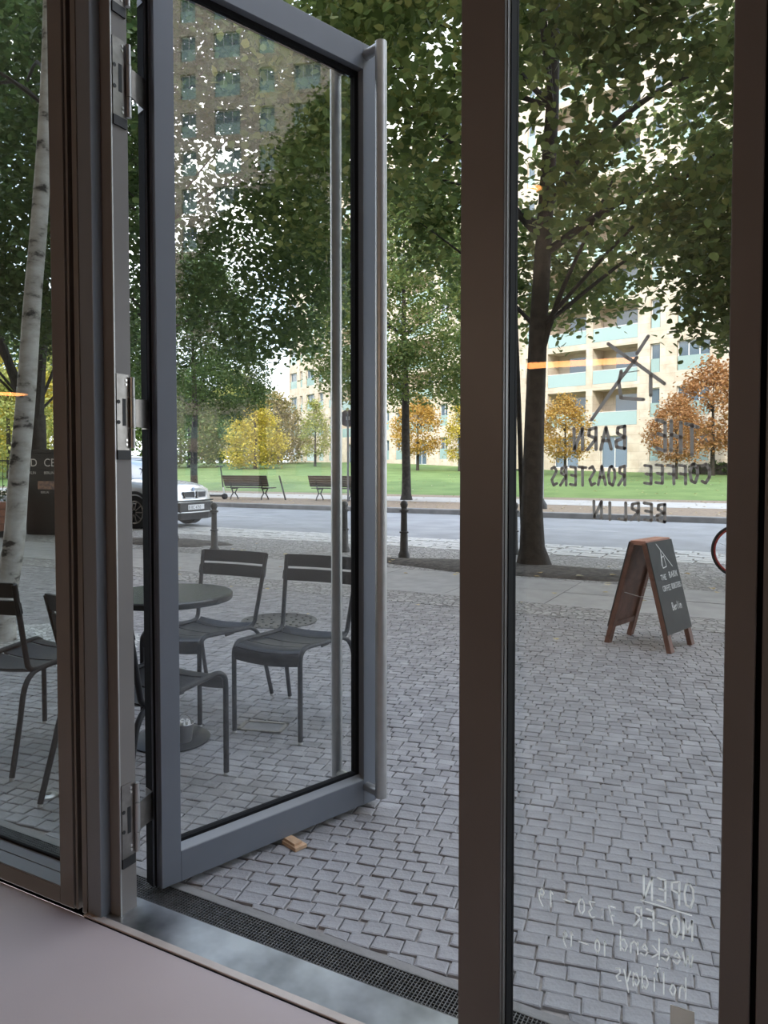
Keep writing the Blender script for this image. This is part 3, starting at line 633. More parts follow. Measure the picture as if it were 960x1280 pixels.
# lawn: rises gently to the building
def lawn_k(X): return .026 + .016 * min(1, max(0, (-X - 10) / 35))
lw = MB(); nx, ny = 60, 42
for j in range(ny + 1):
    for i in range(nx + 1):
        X = -190 + i * 5.0; Y = 28.6 + j * 3.2
        lw.v.append((X, Y, .10 + (1 - math.exp(-(Y - 28.6) / 4)) * .12 + max(0, min(Y, 68) - 30) * lawn_k(X)))
for j in range(ny):
    for i in range(nx): lw.f.append((j * (nx + 1) + i, j * (nx + 1) + i + 1, (j + 1) * (nx + 1) + i + 1, (j + 1) * (nx + 1) + i))
lwo = lw.build('lawn', M['lawn'], None, True); struct(lwo, 'mown green lawn rising gently across the road', 'lawn')
def lawn_z(X, Y): return .22 + max(0, min(Y, 68) - 30) * lawn_k(X)

# small covers in the pavement
mp_ = ground(349, 776)
mh = empty('manhole_cover', (mp_.x, mp_.y, 0)); tag(mh, 'round cast iron manhole cover in the setts behind the chairs', 'manhole cover')
MB().lathe([(.33, -.02), (.33, .006), (.31, .008), (.30, .004), (.001, .004)], 32).build('rim', M['manhole'], mh, True)
rg = MB()
for rr in (.08, .15, .22, .28):
    n = int(rr * 60)
    for k in range(n):
        t = 2 * PI * k / n; rg.box(rr * math.cos(t) - .008, rr * math.cos(t) + .008, rr * math.sin(t) - .008, rr * math.sin(t) + .008, .003, .010)
tag(rg.build('tread_studs', M['manhole'], mh), kind='stuff')
cp = ground(329, 909)
cv = empty('access_cover', (cp.x, cp.y, 0), R(16)); tag(cv, 'small rectangular metal framed access cover in the setts', 'access cover')
MB().box(-.10, .10, -.055, .055, -.02, .003).build('infill', M['sett'], cv)
fr = MB()
for q in ((-.12, -.1, -.07, .07), (.1, .12, -.07, .07), (-.12, .12, -.07, -.055), (-.12, .12, .055, .07)): fr.box(q[0], q[1], q[2], q[3], -.02, .007)
fr.build('frame', M['steel_dark'], cv)
dp_ = ground(61, 995)
ds = empty('floor_disc', (dp_.x, dp_.y, 0)); tag(ds, 'small round metal disc set in the setts by the chair leg', 'disc')
MB().lathe([(.036, -.01), (.036, .004), (.030, .009), (.001, .010)], 24).build('disc', M['steel'], ds, True)
MB().lathe([(.012, .009), (.012, .0125), (.001, .0125)], 12).build('cap', M['steel_dark'], ds, True)

# ================================================================== OBJECTS: tables and chairs
def smooth_path(P, n=6):
    P = [Vector(p) for p in P]; out = []
    for i in range(len(P) - 1):
        p0 = P[max(i - 1, 0)]; p1 = P[i]; p2 = P[i + 1]; p3 = P[min(i + 2, len(P) - 1)]
        for k in range(n):
            t = k / n
            out.append(.5 * ((2 * p1) + (-p0 + p2) * t + (2 * p0 - 5 * p1 + 4 * p2 - p3) * t * t + (-p0 + 3 * p1 - 3 * p2 + p3) * t ** 3))
    out.append(P[-1]); return out
def make_chair():
    t = empty('slat_chair')
    wf, df, wj, zj, wtp, lt_, zt = .385, .478, .40, .437, .455, .088, .845
    for s in (-1, 1):
        f = MB().tube([(s * wf / 2, df, .012), (s * wf / 2, df, .40)], .0125, 10).build('leg', M['chair'], t, True)
        MB().cyl((s * wf / 2, df), .0115, 0, .013, 10).build('foot_cap', M['chair_cap'], f)
        rp = smooth_path([(s * wf / 2, df, .395), (s * wf / 2, df - .008, .432), (s * wf / 2, df - .045, .457), (s * wf / 2, df - .12, .456), (s * wj / 2, .12, .437), (s * wj / 2, .04, .437), (s * (wj / 2 + .003), .005, .455), (s * (wj / 2 + .006), -.010, .50), (s * (wj / 2 + .016), -.045, .65), (s * wtp / 2, -lt_, zt - .005)], 5)
        MB().tube(rp, .0125, 10).build('side_rail', M['chair'], t, True)
        rl = smooth_path([(s * wj / 2, .11, .436), (s * (wj / 2 + .004), .03, .425), (s * (wj / 2 + .014), -.03, .37), (s * (wj / 2 + .024), -.07, .22), (s * .235, -.125, .012)], 5)
        g_ = MB().tube(rl, .012, 10).build('leg', M['chair'], t, True)
        MB().cyl((s * .235, -.125), .011, 0, .013, 10).build('foot_cap', M['chair_cap'], g_)
        MB().tube([(s * (wj / 2 - .02), .24, .425), (s * (wj / 2 - .02), .17, .425)], .006, 6).build('stacking_stop', M['chair'], t)
    # seat slats: dished strips following the seat profile
    prof = [(df + .006, .385), (df + .010, .415), (df - .002, .440), (df - .03, .454), (df - .08, .456), (df - .16, .446), (df - .24, .437), (df - .32, .431), (df - .40, .428), (df - .45, .432), (df - .49, .452)]
    P = [Vector((0, y, z)) for y, z in prof]; P = smooth_path(P, 4)
    cuts = [0, .20, .42, .63, .84, 1.0]; N = len(P) - 1
    for a, b in zip(cuts, cuts[1:]):
        i0 = round(a * N); i1 = round(b * N); seg = [p.copy() for p in P[i0:i1 + 1]]
        if i0 > 0: seg[0] = seg[0].lerp(seg[1], .35)
        if i1 < N: seg[-1] = seg[-1].lerp(seg[-2], .35)
        rings = []; K = 8
        hw = wf / 2 - .004
        for p in seg:
            top = [(x * hw, p.y, p.z - .014 * (1 - x * x)) for x in [-1 + 2 * k / K for k in range(K + 1)]]
            bot = [(x, y, z - .006) for x, y, z in reversed(top)]
            rings.append(top + bot)
        MB().loft(rings).build('seat_slat', M['chair'], t, True)
    # back slats
    def up(z): 
        k = (z - .50) / (zt - .50); return -.010 - (lt_ - .010) * k
    for z0, z1 in ((.700, .766), (.779, .846)):
        zs = (z0, z0 + .012, z1 - .012, z1); rings = []
        K = 10
        for xi in range(K + 1):
            x = -1 + 2 * xi / K; hw = wtp / 2 + .008; e = 1.0
            X = x * hw; bow = -.022 * (1 - x * x)
            ring = []
            inset = .010 if abs(x) == 1 else 0
            zz_ = [z0 + inset, z1 - inset]
            ring = [(X, up(zz_[0]) + bow + .007 - .0, zz_[0]), (X, up(zz_[1]) + bow + .007, zz_[1]), (X, up(zz_[1]) + bow - .007, zz_[1]), (X, up(zz_[0]) + bow - .007, zz_[0])]
            rings.append(ring)
            if xi == 0 or xi == K - 1:
                X2 = (x + (.05 if xi == 0 else .15)) * hw; bow2 = -.022 * (1 - (X2 / hw) ** 2)
                rings.append([(X2, up(z0) + bow2 + .007, z0), (X2, up(z1) + bow2 + .007, z1), (X2, up(z1) + bow2 - .007, z1), (X2, up(z0) + bow2 - .007, z0)])
        MB().loft(rings).build('back_slat', M['chair'], t, True)
    return t
chair0 = make_chair()
CH = [((-2.258, 3.394), -85.9, 'dark metal slat chair standing in front of the round manhole cover'),
      ((-2.851, 3.354), -86.7, 'dark metal slat chair tucked behind the round café table'),
      ((-2.325, 2.015), 88.0, 'dark metal slat chair with its back to the door post'),
      ((-3.135, 2.095), 97.5, 'dark metal slat chair standing in front of the white birch trunk')]
for i, (p, a, lb) in enumerate(CH):
    o = chair0 if i == 0 else copy_tree(chair0)
    o.location = (p[0], p[1], .002); o.rotation_euler = (0, 0, R(a) - PI / 2)
    tag(o, lb, 'chair', 'café chairs on the pavement')
tp = ground(214, 925)
tb = empty('cafe_table', (tp.x, tp.y, .002)); tag(tb, 'round dark café table on a disc foot among the chairs', 'table')
MB().lathe([(.285, .694), (.30, .697), (.303, .705), (.303, .722), (.297, .728), (.001, .728)], 48).build('tabletop', M['table'], tb, True)
MB().cyl((0, 0), .028, .01, .695, 20).build('column', M['chair'], tb, True)
MB().lathe([(.187, 0), (.189, .008), (.178, .014), (.06, .022), (.03, .03), (.001, .03)], 40).build('foot', M['chair'], tb, True)
bp_ = Vector((tp.x, tp.y, 0)) + Vector((.105, .02, 0))
bk = empty('ash_bucket', (bp_.x, bp_.y - .04, .0215)); tag(bk, 'small metal bucket with crumpled paper on the table foot', 'bucket')
MB().lathe([(.034, 0), (.036, .004), (.046, .085), (.049, .088), (.047, .09), (.044, .085), (.034, .008), (.001, .008)], 20).build('bucket_body', M['bucket'], bk, True)
pm = MB()
for k in range(5):
    a = k * 1.3; pm.hexa([(.02 * math.cos(a) - .013, .02 * math.sin(a) - .01, .07), (.02 * math.cos(a) + .013, .02 * math.sin(a) - .012, .065), (.02 * math.cos(a) + .012, .02 * math.sin(a) + .012, .068), (.02 * math.cos(a) - .012, .02 * math.sin(a) + .01, .07)],
                         [(.02 * math.cos(a) - .008, .02 * math.sin(a) - .008, .095), (.02 * math.cos(a) + .01, .02 * math.sin(a) - .006, .10), (.02 * math.cos(a) + .006, .02 * math.sin(a) + .009, .094), (.02 * math.cos(a) - .01, .02 * math.sin(a) + .006, .102)])
pm.build('crumpled_paper', M['paper'], bk)
MB().tube([(.047 * math.cos(t), .006, .085 + .047 * math.sin(t) * .9) for t in [PI * k / 8 for k in range(9)]], .0018, 6).build('handle', M['steel_dark'], bk)

# ================================================================== A-board
ab = empty('a_board', (-.862, 5.895, .003), math.atan2(.961, .276) - PI / 2)
tag(ab, 'folding wooden pavement sign with a black lettered board', 'sign')
# local x: facing of the lettered side, y: across
HB, SP, HWD, TW = .785, .262, .212, .062
def side(sg):
    foot = Vector((sg * SP, 0, 0)); top = Vector((sg * TW, 0, HB)); v = (top - foot); Lh = v.length; v.normalize(); n = Vector((v.z * sg, 0, -v.x * sg)).normalized()
    P = lambda y, d, k: foot + Vector((0, y, 0)) + v * d + n * k
    for s in (-1, 1):
        y0 = s * HWD; y1 = s * (HWD - .055)
        mb = MB().hexa([P(y0, 0, 0), P(y1, 0, 0), P(y1, 0, -.036), P(y0, 0, -.036)], [P(y0, Lh, 0), P(y1, Lh, 0), P(y1, Lh, -.036), P(y0, Lh, -.036)])
        mb.build('leg', M['wood'], ab, bevel=.002)
    MB().hexa([P(-HWD + .05, .13, -.004), P(HWD - .05, .13, -.004), P(HWD - .05, .13, -.03), P(-HWD + .05, .13, -.03)], [P(-HWD + .05, .17, -.004), P(HWD - .05, .17, -.004), P(HWD - .05, .17, -.03), P(-HWD + .05, .17, -.03)]).build('cross_rail', M['wood'], ab)
    MB().hexa([P(-HWD + .05, .16, -.006), P(HWD - .05, .16, -.006), P(HWD - .05, .16, -.016), P(-HWD + .05, .16, -.016)], [P(-HWD + .05, Lh - .01, -.006), P(HWD - .05, Lh - .01, -.006), P(HWD - .05, Lh - .01, -.016), P(-HWD + .05, Lh - .01, -.016)]).build('back_panel', M['wood'], ab)
    bd = MB().hexa([P(-HWD - .002, .13, .0005), P(HWD + .002, .13, .0005), P(HWD + .002, .13, .008), P(-HWD - .002, .13, .008)], [P(-HWD - .002, Lh, .0005), P(HWD + .002, Lh, .0005), P(HWD + .002, Lh, .008), P(-HWD - .002, Lh, .008)]).build('black_board', M['board'], ab)
    return P, n, v, Lh, bd
P_, n_, v_, Lh_, bd_ = side(1); side(-1)
MB().box(-TW + .004, TW - .004, -HWD, HWD, HB - .02, HB + .012).build('top_plank', M['wood_top'], ab, bevel=.002)
for s in (-1, 1):
    MB().tube([(-.155, s * .165, .40), (0, s * .165, .375), (.155, s * .165, .40)], .002, 6).build('stay_cord', M['paper'], ab)
ct = MB()
bl = lambda u, w: P_(-HWD + u * 2 * HWD, .13 + w * (Lh_ - .13), .0082)
def bline(s, u0, u1, w, h, sw, gap=.25):
    ct = MB()
    a = bl(u0, w); b = bl(u1, w); e1 = (b - a); L = e1.length; e1.normalize(); hand_text(ct, s, a, e1, v_, L, h, sw, n_, gap); ct.build('chalk_lettering', M['chalk'], bd_)
ce = MB()
for ln_ in ([(.33, .97), (.78, .70)], [(.45, .90), (.36, .73)], [(.44, .85), (.39, .70), (.54, .71), (.52, .83)], [(.40, .81), (.52, .83)]): strokes(ce, [ln_], lambda x, y: bl(x, y), .006, n_)
ce.build('chalk_emblem', M['chalk'], bd_)
bline('THE', .22, .44, .575, .038, .0048); bline('BARN', .56, .90, .585, .042, .0048)
bline('COFFEE', .20, .52, .455, .038, .0044, .12); bline('ROASTERS', .56, .96, .46, .038, .0044, .12)
bline('Berlin', .40, .78, .235, .055, .0055, .12)

# ================================================================== bollards
def bollard():
    t = empty('bollard')
    MB().lathe([(.085, 0), (.085, .05), (.07, .08), (.062, .10), (.055, .34), (.05, .36)], 18).build('base', M['cast_iron'], t, True)
    MB().lathe([(.05, .36), (.066, .365), (.068, .385), (.05, .395), (.046, .66), (.05, .68)], 18).build('shaft', M['cast_iron'], t, True)
    MB().lathe([(.05, .68), (.072, .685), (.074, .705), (.05, .72), (.04, .735), (.052, .76), (.058, .79), (.048, .825), (.025, .845), (.001, .85)], 18).build('finial', M['cast_iron'], t, True)
    return t
b0 = bollard(); 
BL = [(ground(505, 697), 1.0, 'cast iron bollard by the bare soil between the trees'), (ground(268, 690), .92, 'cast iron bollard standing in front of the silver car'),
      (ground(643, 693), .95, 'cast iron bollard close behind the tree trunk with the leaning stake'), (ground(431, 690), .95, 'cast iron bollard seen past the outer door pull bar')]
for i, (p, sc, lb) in enumerate(BL):
    o = b0 if i == 0 else copy_tree(b0)
    o.location = (p.x, p.y, .0); o.scale = (sc, sc, sc); tag(o, lb, 'bollard', 'cast iron bollards along the street')

# ================================================================== trees
def leaf_shape(sz, rnd):
    return [(0, -.5 * sz, 0), (.42 * sz, -.22 * sz, .06 * sz), (.36 * sz, .2 * sz, .05 * sz), (0, .55 * sz, -.03 * sz), (-.36 * sz, .2 * sz, .05 * sz), (-.42 * sz, -.22 * sz, .06 * sz)]
def foliage_mesh(name, clumps, per, lsize, rnd, spread, droop=.5):
    v, f = [], []
    for (c, cr_) in clumps:
        for _ in range(per):
            d = Vector((rnd.gauss(0, 1), rnd.gauss(0, 1), rnd.gauss(0, .75))); 
            d = d * (cr_ * spread)
            p = Vector(c) + d
            sz = lsize * rnd.uniform(.65, 1.2)
            yaw_ = rnd.uniform(0, 2 * PI); pit = rnd.gauss(-.5 * droop, .55); rol = rnd.gauss(0, .5)
            cyw, syw = math.cos(yaw_), math.sin(yaw_); cp_, sp_ = math.cos(pit), math.sin(pit); cr2, sr2 = math.cos(rol), math.sin(rol)
            n = len(v)
            for (x, y, z) in leaf_shape(sz, rnd):
                x, z = x * cr2 + z * sr2, -x * sr2 + z * cr2
                y, z = y * cp_ - z * sp_, y * sp_ + z * cp_
                v.append((p.x + x * cyw - y * syw, p.y + x * syw + y * cyw, p.z + z))
            f.append((n, n + 1, n + 2, n + 3)); f.append((n, n + 3, n + 4, n + 5))
    me = bpy.data.meshes.new(name); me.from_pydata(v, [], f); me.update(); return me
def crown_clumps(rnd, n, z0, z1, prof, cr0, cr1, lean=(0, 0), cut=None, fill=.45):
    out = []; tries = 0
    while len(out) < n and tries < n * 40:
        tries += 1
        k = rnd.random(); z = z0 + (z1 - z0) * k
        r = prof(k); 
        if rnd.random() > (r / 4.2) ** 1.0 and r < 4.2 and rnd.random() < .5: continue
        q = r * math.sqrt(fill * rnd.random() + (1 - fill) * rnd.uniform(.55, 1.0)); t = rnd.uniform(0, 2 * PI)
        p = Vector((q * math.cos(t) + lean[0] * k, q * math.sin(t) + lean[1] * k, z))
        if cut and cut(p): continue
        out.append((p, rnd.uniform(cr0, cr1)))
    return out
def interp(tab):
    def f_(k):
        for (a, ra_), (b, rb_) in zip(tab, tab[1:]):
            if k <= b: return ra_ + (rb_ - ra_) * (k - a) / max(1e-6, b - a)
        return tab[-1][1]
    return f_
def wood_mesh(rnd, trunk, radii, limbs, clumps, nb):
    mb = MB(); mb.tube(trunk, radii, 12)
    for lb in limbs: mb.tube(lb[0], lb[1], 7)
    T = [Vector(p) for p in trunk]
    for c, _ in [q for q in clumps if q[0].z > 4.8][:nb]:
        tz = max(T[0].z + 3.6, c.z - (Vector((c.x, c.y)) - Vector((T[-1].x, T[-1].y))).length * rnd.uniform(.35, .7))
        i = min(range(len(T)), key=lambda k: abs(T[k].z - tz)); a = T[i]
        m_ = a.lerp(c, .5) + Vector((rnd.uniform(-.2, .2), rnd.uniform(-.2, .2), rnd.uniform(.05, .35)))
        pth = smooth_path([a, m_, c], 4); L = (c - a).length
        r0 = min(.036, .012 * L); mb.tube(pth, [r0 * (1 - .85 * k / (len(pth) - 1)) for k in range(len(pth))], 5)
    return mb
def tree_obj(name, label, loc_, wood_me, fol_me, group=None, rz=0.0, sc=1.0, lm=None, wm=None):
    t = empty(name, loc_, rz); t.scale = (sc, sc, sc); tag(t, label, 'tree', group)
    w = inst('trunk', wood_me, t); f_ = inst('foliage', fol_me, t); tag(f_, kind='stuff')
    if lm:
        f_.material_slots[0].link = 'OBJECT'; f_.material_slots[0].material = lm
    return t
# near linden with the leaning stake (trunk at the tree pit)
T1 = ground(667, 706)
rn = random.Random(11)
tr1 = [(0, 0, -.05), (.0, 0, .0), (-.02, .0, .25), (-.03, 0, .8), (.0, 0, 2.0), (.04, 0, 3.2), (.12, .02, 4.6), (.22, .05, 6.2), (.25, .05, 8.0), (.22, .05, 10.0), (.2, .05, 11.5)]
rad1 = [.27, .25, .175, .148, .135, .125, .11, .09, .065, .04, .015]
rx_ = _R; 
def toR(a, b, z): v = _R * a + _F0 * b; return (v.x, v.y, z)
tr1 = [toR(x, y, z) for x, y, z in tr1]
limbs1 = [(smooth_path([toR(.1, 0, 4.8), toR(.7, -.1, 5.6), toR(1.5, -.2, 6.25), toR(2.6, -.3, 6.75)], 4), [.07 - .0042 * k for k in range(13)]),
          (smooth_path([toR(.08, 0, 4.2), toR(.9, -.2, 4.75), toR(1.7, -.3, 5.1), toR(2.9, -.4, 5.35)], 4), [.06 - .0038 * k for k in range(13)]),
          (smooth_path([toR(.02, 0, 2.6), toR(.22, -.1, 3.4), toR(.5, -.15, 4.1), toR(1.0, -.2, 5.2)], 4), [.05 - .0030 * k for k in range(13)]),
          (smooth_path([toR(.1, 0, 4.4), toR(-.8, -.1, 5.3), toR(-1.6, -.2, 6.0), toR(-2.6, .1, 6.6)], 4), [.06 - .0038 * k for k in range(13)])]
def cut1(p):
    a = p.dot(_R); 
    if a > 1.3 and p.z > 6.9: return True
    if a < -.5 and p.z < 4.6: return True
    return False
cl1 = crown_clumps(rn, 470, 3.75, 11.6, interp([(0, 2.2), (.12, 3.5), (.35, 3.7), (.55, 3.0), (.8, 2.0), (1, .6)]), .38, .60, cut=cut1)
# drooping spray low on the right
for k in range(40): cl1.append((Vector(toR(rn.uniform(1.9, 3.5), rn.uniform(-1.4, .6), rn.uniform(2.95, 4.1))), .32))
F1 = foliage_mesh('linden_foliage', cl1, 118, .108, rn, .62); F1.materials.append(M['leaf_linden'])
W1 = wood_mesh(rn, tr1, rad1, limbs1, cl1, 16).mesh('linden_wood', M['bark'], True)
tree_obj('linden_tree', 'tall linden tree with a thin stake leaning on its trunk', (T1.x, T1.y, 0), W1, F1, 'street lindens')
# second linden mesh for the neighbours in the row
rn = random.Random(23)
tr2 = [(0, 0, -.05), (0, 0, 0), (.0, 0, .25), (.02, 0, 1.0), (.0, .03, 2.4), (-.05, .05, 4.0), (0, .1, 6.0), (.05, .1, 8.0), (.0, .1, 10.5)]
rad2 = [.26, .24, .18, .16, .15, .13, .09, .06, .015]
cl2 = crown_clumps(rn, 430, 3.7, 11.2, interp([(0, 2.4), (.12, 3.7), (.35, 3.9), (.55, 3.2), (.8, 2.1), (1, .6)]), .38, .60)
F2 = foliage_mesh('linden_foliage', cl2, 118, .112, rn, .62); F2.materials.append(M['leaf_linden'])
W2 = wood_mesh(rn, tr2, rad2, [], cl2, 20).mesh('linden_wood', M['bark'], True)
pT2 = on_y(208, HORIZON, 9.75); tree_obj('linden_tree', 'linden tree rooted beside the bollard near the silver car', (pT2.x, pT2.y, 0), W2, F2, 'street lindens', 1.1, .93, M['leaf_dark'])
for k, X in enumerate((5.5, 15.5, 26.0)):
    tree_obj('linden_tree', ['linden tree next to the red bicycle', 'linden tree further along the pavement past the bicycle', 'linden tree at the far end of the pavement row'][k], (X, 9.75, 0), W2, F2, 'street lindens', .7 + k, 1.0 + .05 * k)
# dark forked tree beyond the kiosk
rn = random.Random(31)
tr3 = [(0, 0, -.05), (0, 0, 0), (.0, 0, .4), (.02, 0, 1.6), (.0, 0, 2.5)]
lm3 = [(smooth_path([(0, 0, 2.4), toR(.1, 0, 3.4), toR(.25, 0, 5), toR(.3, 0, 8.5)], 4), [.19 - .012 * k for k in range(13)]), (smooth_path([(0, 0, 2.3), toR(-.35, 0, 3.1), toR(-.75, 0, 4.2), toR(-1.6, 0, 7.0)], 4), [.17 - .011 * k for k in range(13)])]
cl3 = crown_clumps(rn, 400, 4.2, 11.5, interp([(0, 2.4), (.12, 4.0), (.35, 4.2), (.6, 3.4), (.85, 2.2), (1, .6)]), .4, .65, cut=lambda p: p.x > 1.1)
F3 = foliage_mesh('maple_foliage', cl3, 80, .12, rn, .62); F3.materials.append(M['leaf_dark'])
W3 = wood_mesh(rn, tr3, [.30, .28, .23, .22, .22], lm3, cl3, 8).mesh('maple_wood', M['bark'], True)
pT3 = on_y(45, HORIZON, 11.0); tree_obj('street_tree', 'dark forked tree behind the black lettered cabinet', (pT3.x, pT3.y, 0), W3, F3, None)
# birch near the left window
BP = ground(7, 803)
rn = random.Random(41)
tb_ = [(-.03, 0, -.05), (-.02, 0, 0), (-.005, 0, .3), (.075, 0, .75), (.125, 0, 1.3), (.19, 0, 1.9), (.25, 0, 2.6), (.32, 0, 3.3), (.40, 0, 4.4), (.43, 0, 5.8), (.4, 0, 7.5), (.4, 0, 9.0)]
tb_ = [toR(x, y, z) for x, y, z in tb_]; rb_ = [.115, .10, .082, .076, .072, .068, .063, .058, .05, .04, .025, .01]
clb = crown_clumps(rn, 150, 4.4, 9.4, interp([(0, 1.0), (.3, 1.4), (.6, 1.2), (1, .4)]), .25, .4, (.2, .9))
FB = foliage_mesh('birch_foliage', clb, 55, .06, rn, .62, .9); FB.materials.append(M['leaf_birch'])
WB = MB().tube(smooth_path(tb_, 4), [rb_[min(i // 4, 11)] + (rb_[min(i // 4 + 1, 11)] - rb_[min(i // 4, 11)]) * (i % 4) / 4 for i in range(45)], 16).mesh('birch_wood', M['birch'], True)
bt = tree_obj('birch_tree', 'white barked birch standing in the gravel beside a chair', (BP.x, BP.y, 0), WB, FB)
tw = MB()
for c, _ in clb[:26]:
    a = Vector(tb_[8]).lerp(Vector(tb_[11]), rn.random()); a.z = max(4.0, c.z - .5); tw.tube(smooth_path([a, a.lerp(c, .5) + Vector((0, 0, .15)), c], 3), .014, 5)
tw.build('branches', M['bark'], bt, True)

# park trees: three shared crowns in several colours
PK = []
for s_, tab, n_c in ((51, [(0, 1.2), (.2, 2.6), (.5, 2.7), (.8, 1.6), (1, .3)], 150), (52, [(0, 2.2), (.25, 3.0), (.6, 2.4), (1, .5)], 170), (53, [(0, .9), (.25, 1.9), (.5, 1.6), (.8, .9), (1, .2)], 110)):
    rn = random.Random(s_); z0, z1 = {51: (1.9, 7.5), 52: (.4, 6.0), 53: (1.4, 8.0)}[s_]
    cl = crown_clumps(rn, n_c, z0, z1, interp(tab), .45, .75)
    fm = foliage_mesh('park_foliage', cl, 40, .20, rn, .62); fm.materials.append(M['leaf_green'])
    wm_ = wood_mesh(rn, [(0, 0, -.2), (0, 0, .3), (.03, 0, 2), (0, .05, 4.2), (0, 0, 6)], [.2, .16, .13, .08, .02], [], cl, 30).mesh('park_wood', M['bark'], True)
    PK.append((wm_, fm, z1))
def park(px, D, kind, h, lm, label, group=None, rz=0.0, zbase=None):
    p = at_depth(px, D); wm_, fm, z1 = PK[kind]; z = lawn_z(p.x, p.y) if zbase is None else zbase
    return tree_obj('park_tree', label, (p.x, p.y, z - .05), wm_, fm, group, rz, h / (z1 + .5), M[lm])
# far-kerb street trees (trunks across the road)
f1 = ground(508, 625, .12); tree_obj('linden_tree', 'linden across the road beside the round sign', (f1.x, f1.y, .1), W2, F2, 'lindens on the far kerb', 2.2, 1.0, M['leaf_linden'])
f2 = at_depth(243, 33.0); tree_obj('linden_tree', 'linden across the road behind the car bonnet', (f2.x, f2.y, .1), W2, F2, 'lindens on the far kerb', 4.0, .95, M['leaf_dark'])
# trees beyond the lawn
park(237, 71.5, 1, 8.7, 'leaf_green', 'rounded green tree at the far lawn edge behind the thin trunk')
park(277, 96, 1, 8.6, 'leaf_olive', 'olive brown shrub tree beside the green tree on the far lawn edge')
park(296, 86, 1, 8.5, 'leaf_lime', 'pale lime tree at the far lawn edge')
park(319, 66, 1, 6.2, 'leaf_yellow', 'bright yellow tree behind the first bench')
park(347, 78, 1, 7.6, 'leaf_olive', 'olive tree between the yellow tree and the building corner')
park(300, 114.5, 0, 14.5, 'leaf_lime', 'tall yellowing tree rising behind the yellow tree')
park(338, 105, 0, 10.7, 'leaf_olive', 'tall brownish green tree by the building corner')
park(266, 129, 0, 21.0, 'leaf_dark', 'tall dark green tree behind the lime tree')
park(226, 165, 1, 15.6, 'leaf_green', 'distant broad green tree closing the park behind the far kerb linden', 'trees along the park')
park(352, 141, 1, 10.8, 'leaf_dark', 'distant dark green tree low beside the building corner', 'trees along the park')
park(322, 154, 1, 12.9, 'leaf_green', 'distant green tree showing between the yellow and olive trees', 'trees along the park')
park(60, 141.5, 1, 14.2, 'leaf_dark', 'distant dark tree above the black lettered cabinet', 'trees along the park')
park(394, 70, 2, 6.6, 'leaf_lime', 'slender pale green tree in front of the building corner')
park(522, 60, 0, 6.4, 'leaf_gold', 'golden yellow young tree in front of the building, near the kerb linden')
park(574, 58, 2, 5.5, 'leaf_yellow', 'small yellow tree half hidden by the brown pillar')
park(706, 50, 0, 5.6, 'leaf_gold', 'golden tree under the balconies')
park(845, 42.5, 0, 5.0, 'leaf_orange', 'orange brown tree behind the hedge')
park(890, 46.8, 0, 7.6, 'leaf_orange', 'taller russet tree at the hedge end')
for k, (px, D, kd, h, lm) in enumerate(((200, 145, 0, 23, 'leaf_dark'), (150, 80, 1, 12, 'leaf_green'), (90, 91.5, 0, 17.5, 'leaf_lime'), (45, 67, 1, 9.6, 'leaf_yellow'), (12, 56, 1, 8.4, 'leaf_lime'), (-30, 100.5, 1, 18, 'leaf_yellow'), (-80, 72, 0, 15, 'leaf_green'), (30, 122.5, 0, 24, 'leaf_dark'), (-130, 82, 0, 16.5, 'leaf_dark'))):
    park(px, D, kd, h, lm, ['tall dark tree at the back of the park', 'broad green tree deeper in the park', 'tall lime green park tree left of the car', 'yellow tree seen past the birch trunk', 'lime yellow tree above the railing', 'yellow broad tree far down the street', 'tall green tree far down the street', 'tallest dark tree behind the yellow ones', 'dark tree at the end of the street'][k], 'trees along the park', k * .8)
# hedge
h0 = at_depth(868, 50); h1 = at_depth(925, 47); hv = (h1 - h0); hl = hv.length
hg = empty('hedge', (h0.x, h0.y, lawn_z(h0.x, h0.y) - .05), math.atan2(hv.y, hv.x)); tag(hg, 'low clipped green hedge below the russet trees', 'hedge')
rn = random.Random(61)
hm = foliage_mesh('hedge_leaves', [(Vector((rn.uniform(0, hl + 6), rn.uniform(-.5, .5), rn.uniform(.15, .75))), .3) for _ in range(150)], 24, .14, rn, .45); hm.materials.append(M['leaf_hedge'])
tag(inst('hedge_leaves', hm, hg), kind='stuff')
MB().box(0, hl + 6, -.4, .4, 0, .7).build('hedge_core', M['bark'], hg)
# fallen leaves
rn = random.Random(71); v, f = [], []
bq = ground(925, 724)
KEEP_OFF = [(T1.x, T1.y, .42), (pT2.x, pT2.y, .42), (5.5, 9.75, .42), (f1.x, f1.y, .45), (f2.x, f2.y, .45)] + [(bq.x + k * .1, bq.y, .16) for k in range(-4, 16)] + [(b_[0].x, b_[0].y, .2) for b_ in BL]
def scatter(n_, fx, sz, zf):
    for _ in range(n_):
        X, Y = fx()
        while any(math.hypot(X - q[0], Y - q[1]) < q[2] for q in KEEP_OFF): X, Y = fx()
        s_ = sz * rn.uniform(.6, 1.2); a = rn.uniform(0, 6.28); n = len(v); z = zf(X, Y) + .004
        for (x, y, z_) in leaf_shape(s_, rn): v.append((X + x * math.cos(a) - y * math.sin(a), Y + x * math.sin(a) + y * math.cos(a), z + .012 + z_ * 1.5))
        f.append((n, n + 1, n + 2, n + 3)); f.append((n, n + 3, n + 4, n + 5))
scatter(60, lambda: (rn.uniform(-8, 2), rn.gauss(8.9, .7)), .085, lambda x, y: .02)
scatter(26, lambda: (rn.uniform(-7, 2), rn.uniform(5.2, 8)), .06, lambda x, y: .003)
scatter(700, lambda: (rn.uniform(-40, 12), rn.uniform(19.8, 28.5)), .10, lambda x, y: .125)
scatter(500, lambda: (rn.uniform(-40, 12), rn.uniform(29.5, 46)), .11, lambda x, y: lawn_z(x, y) + .05)
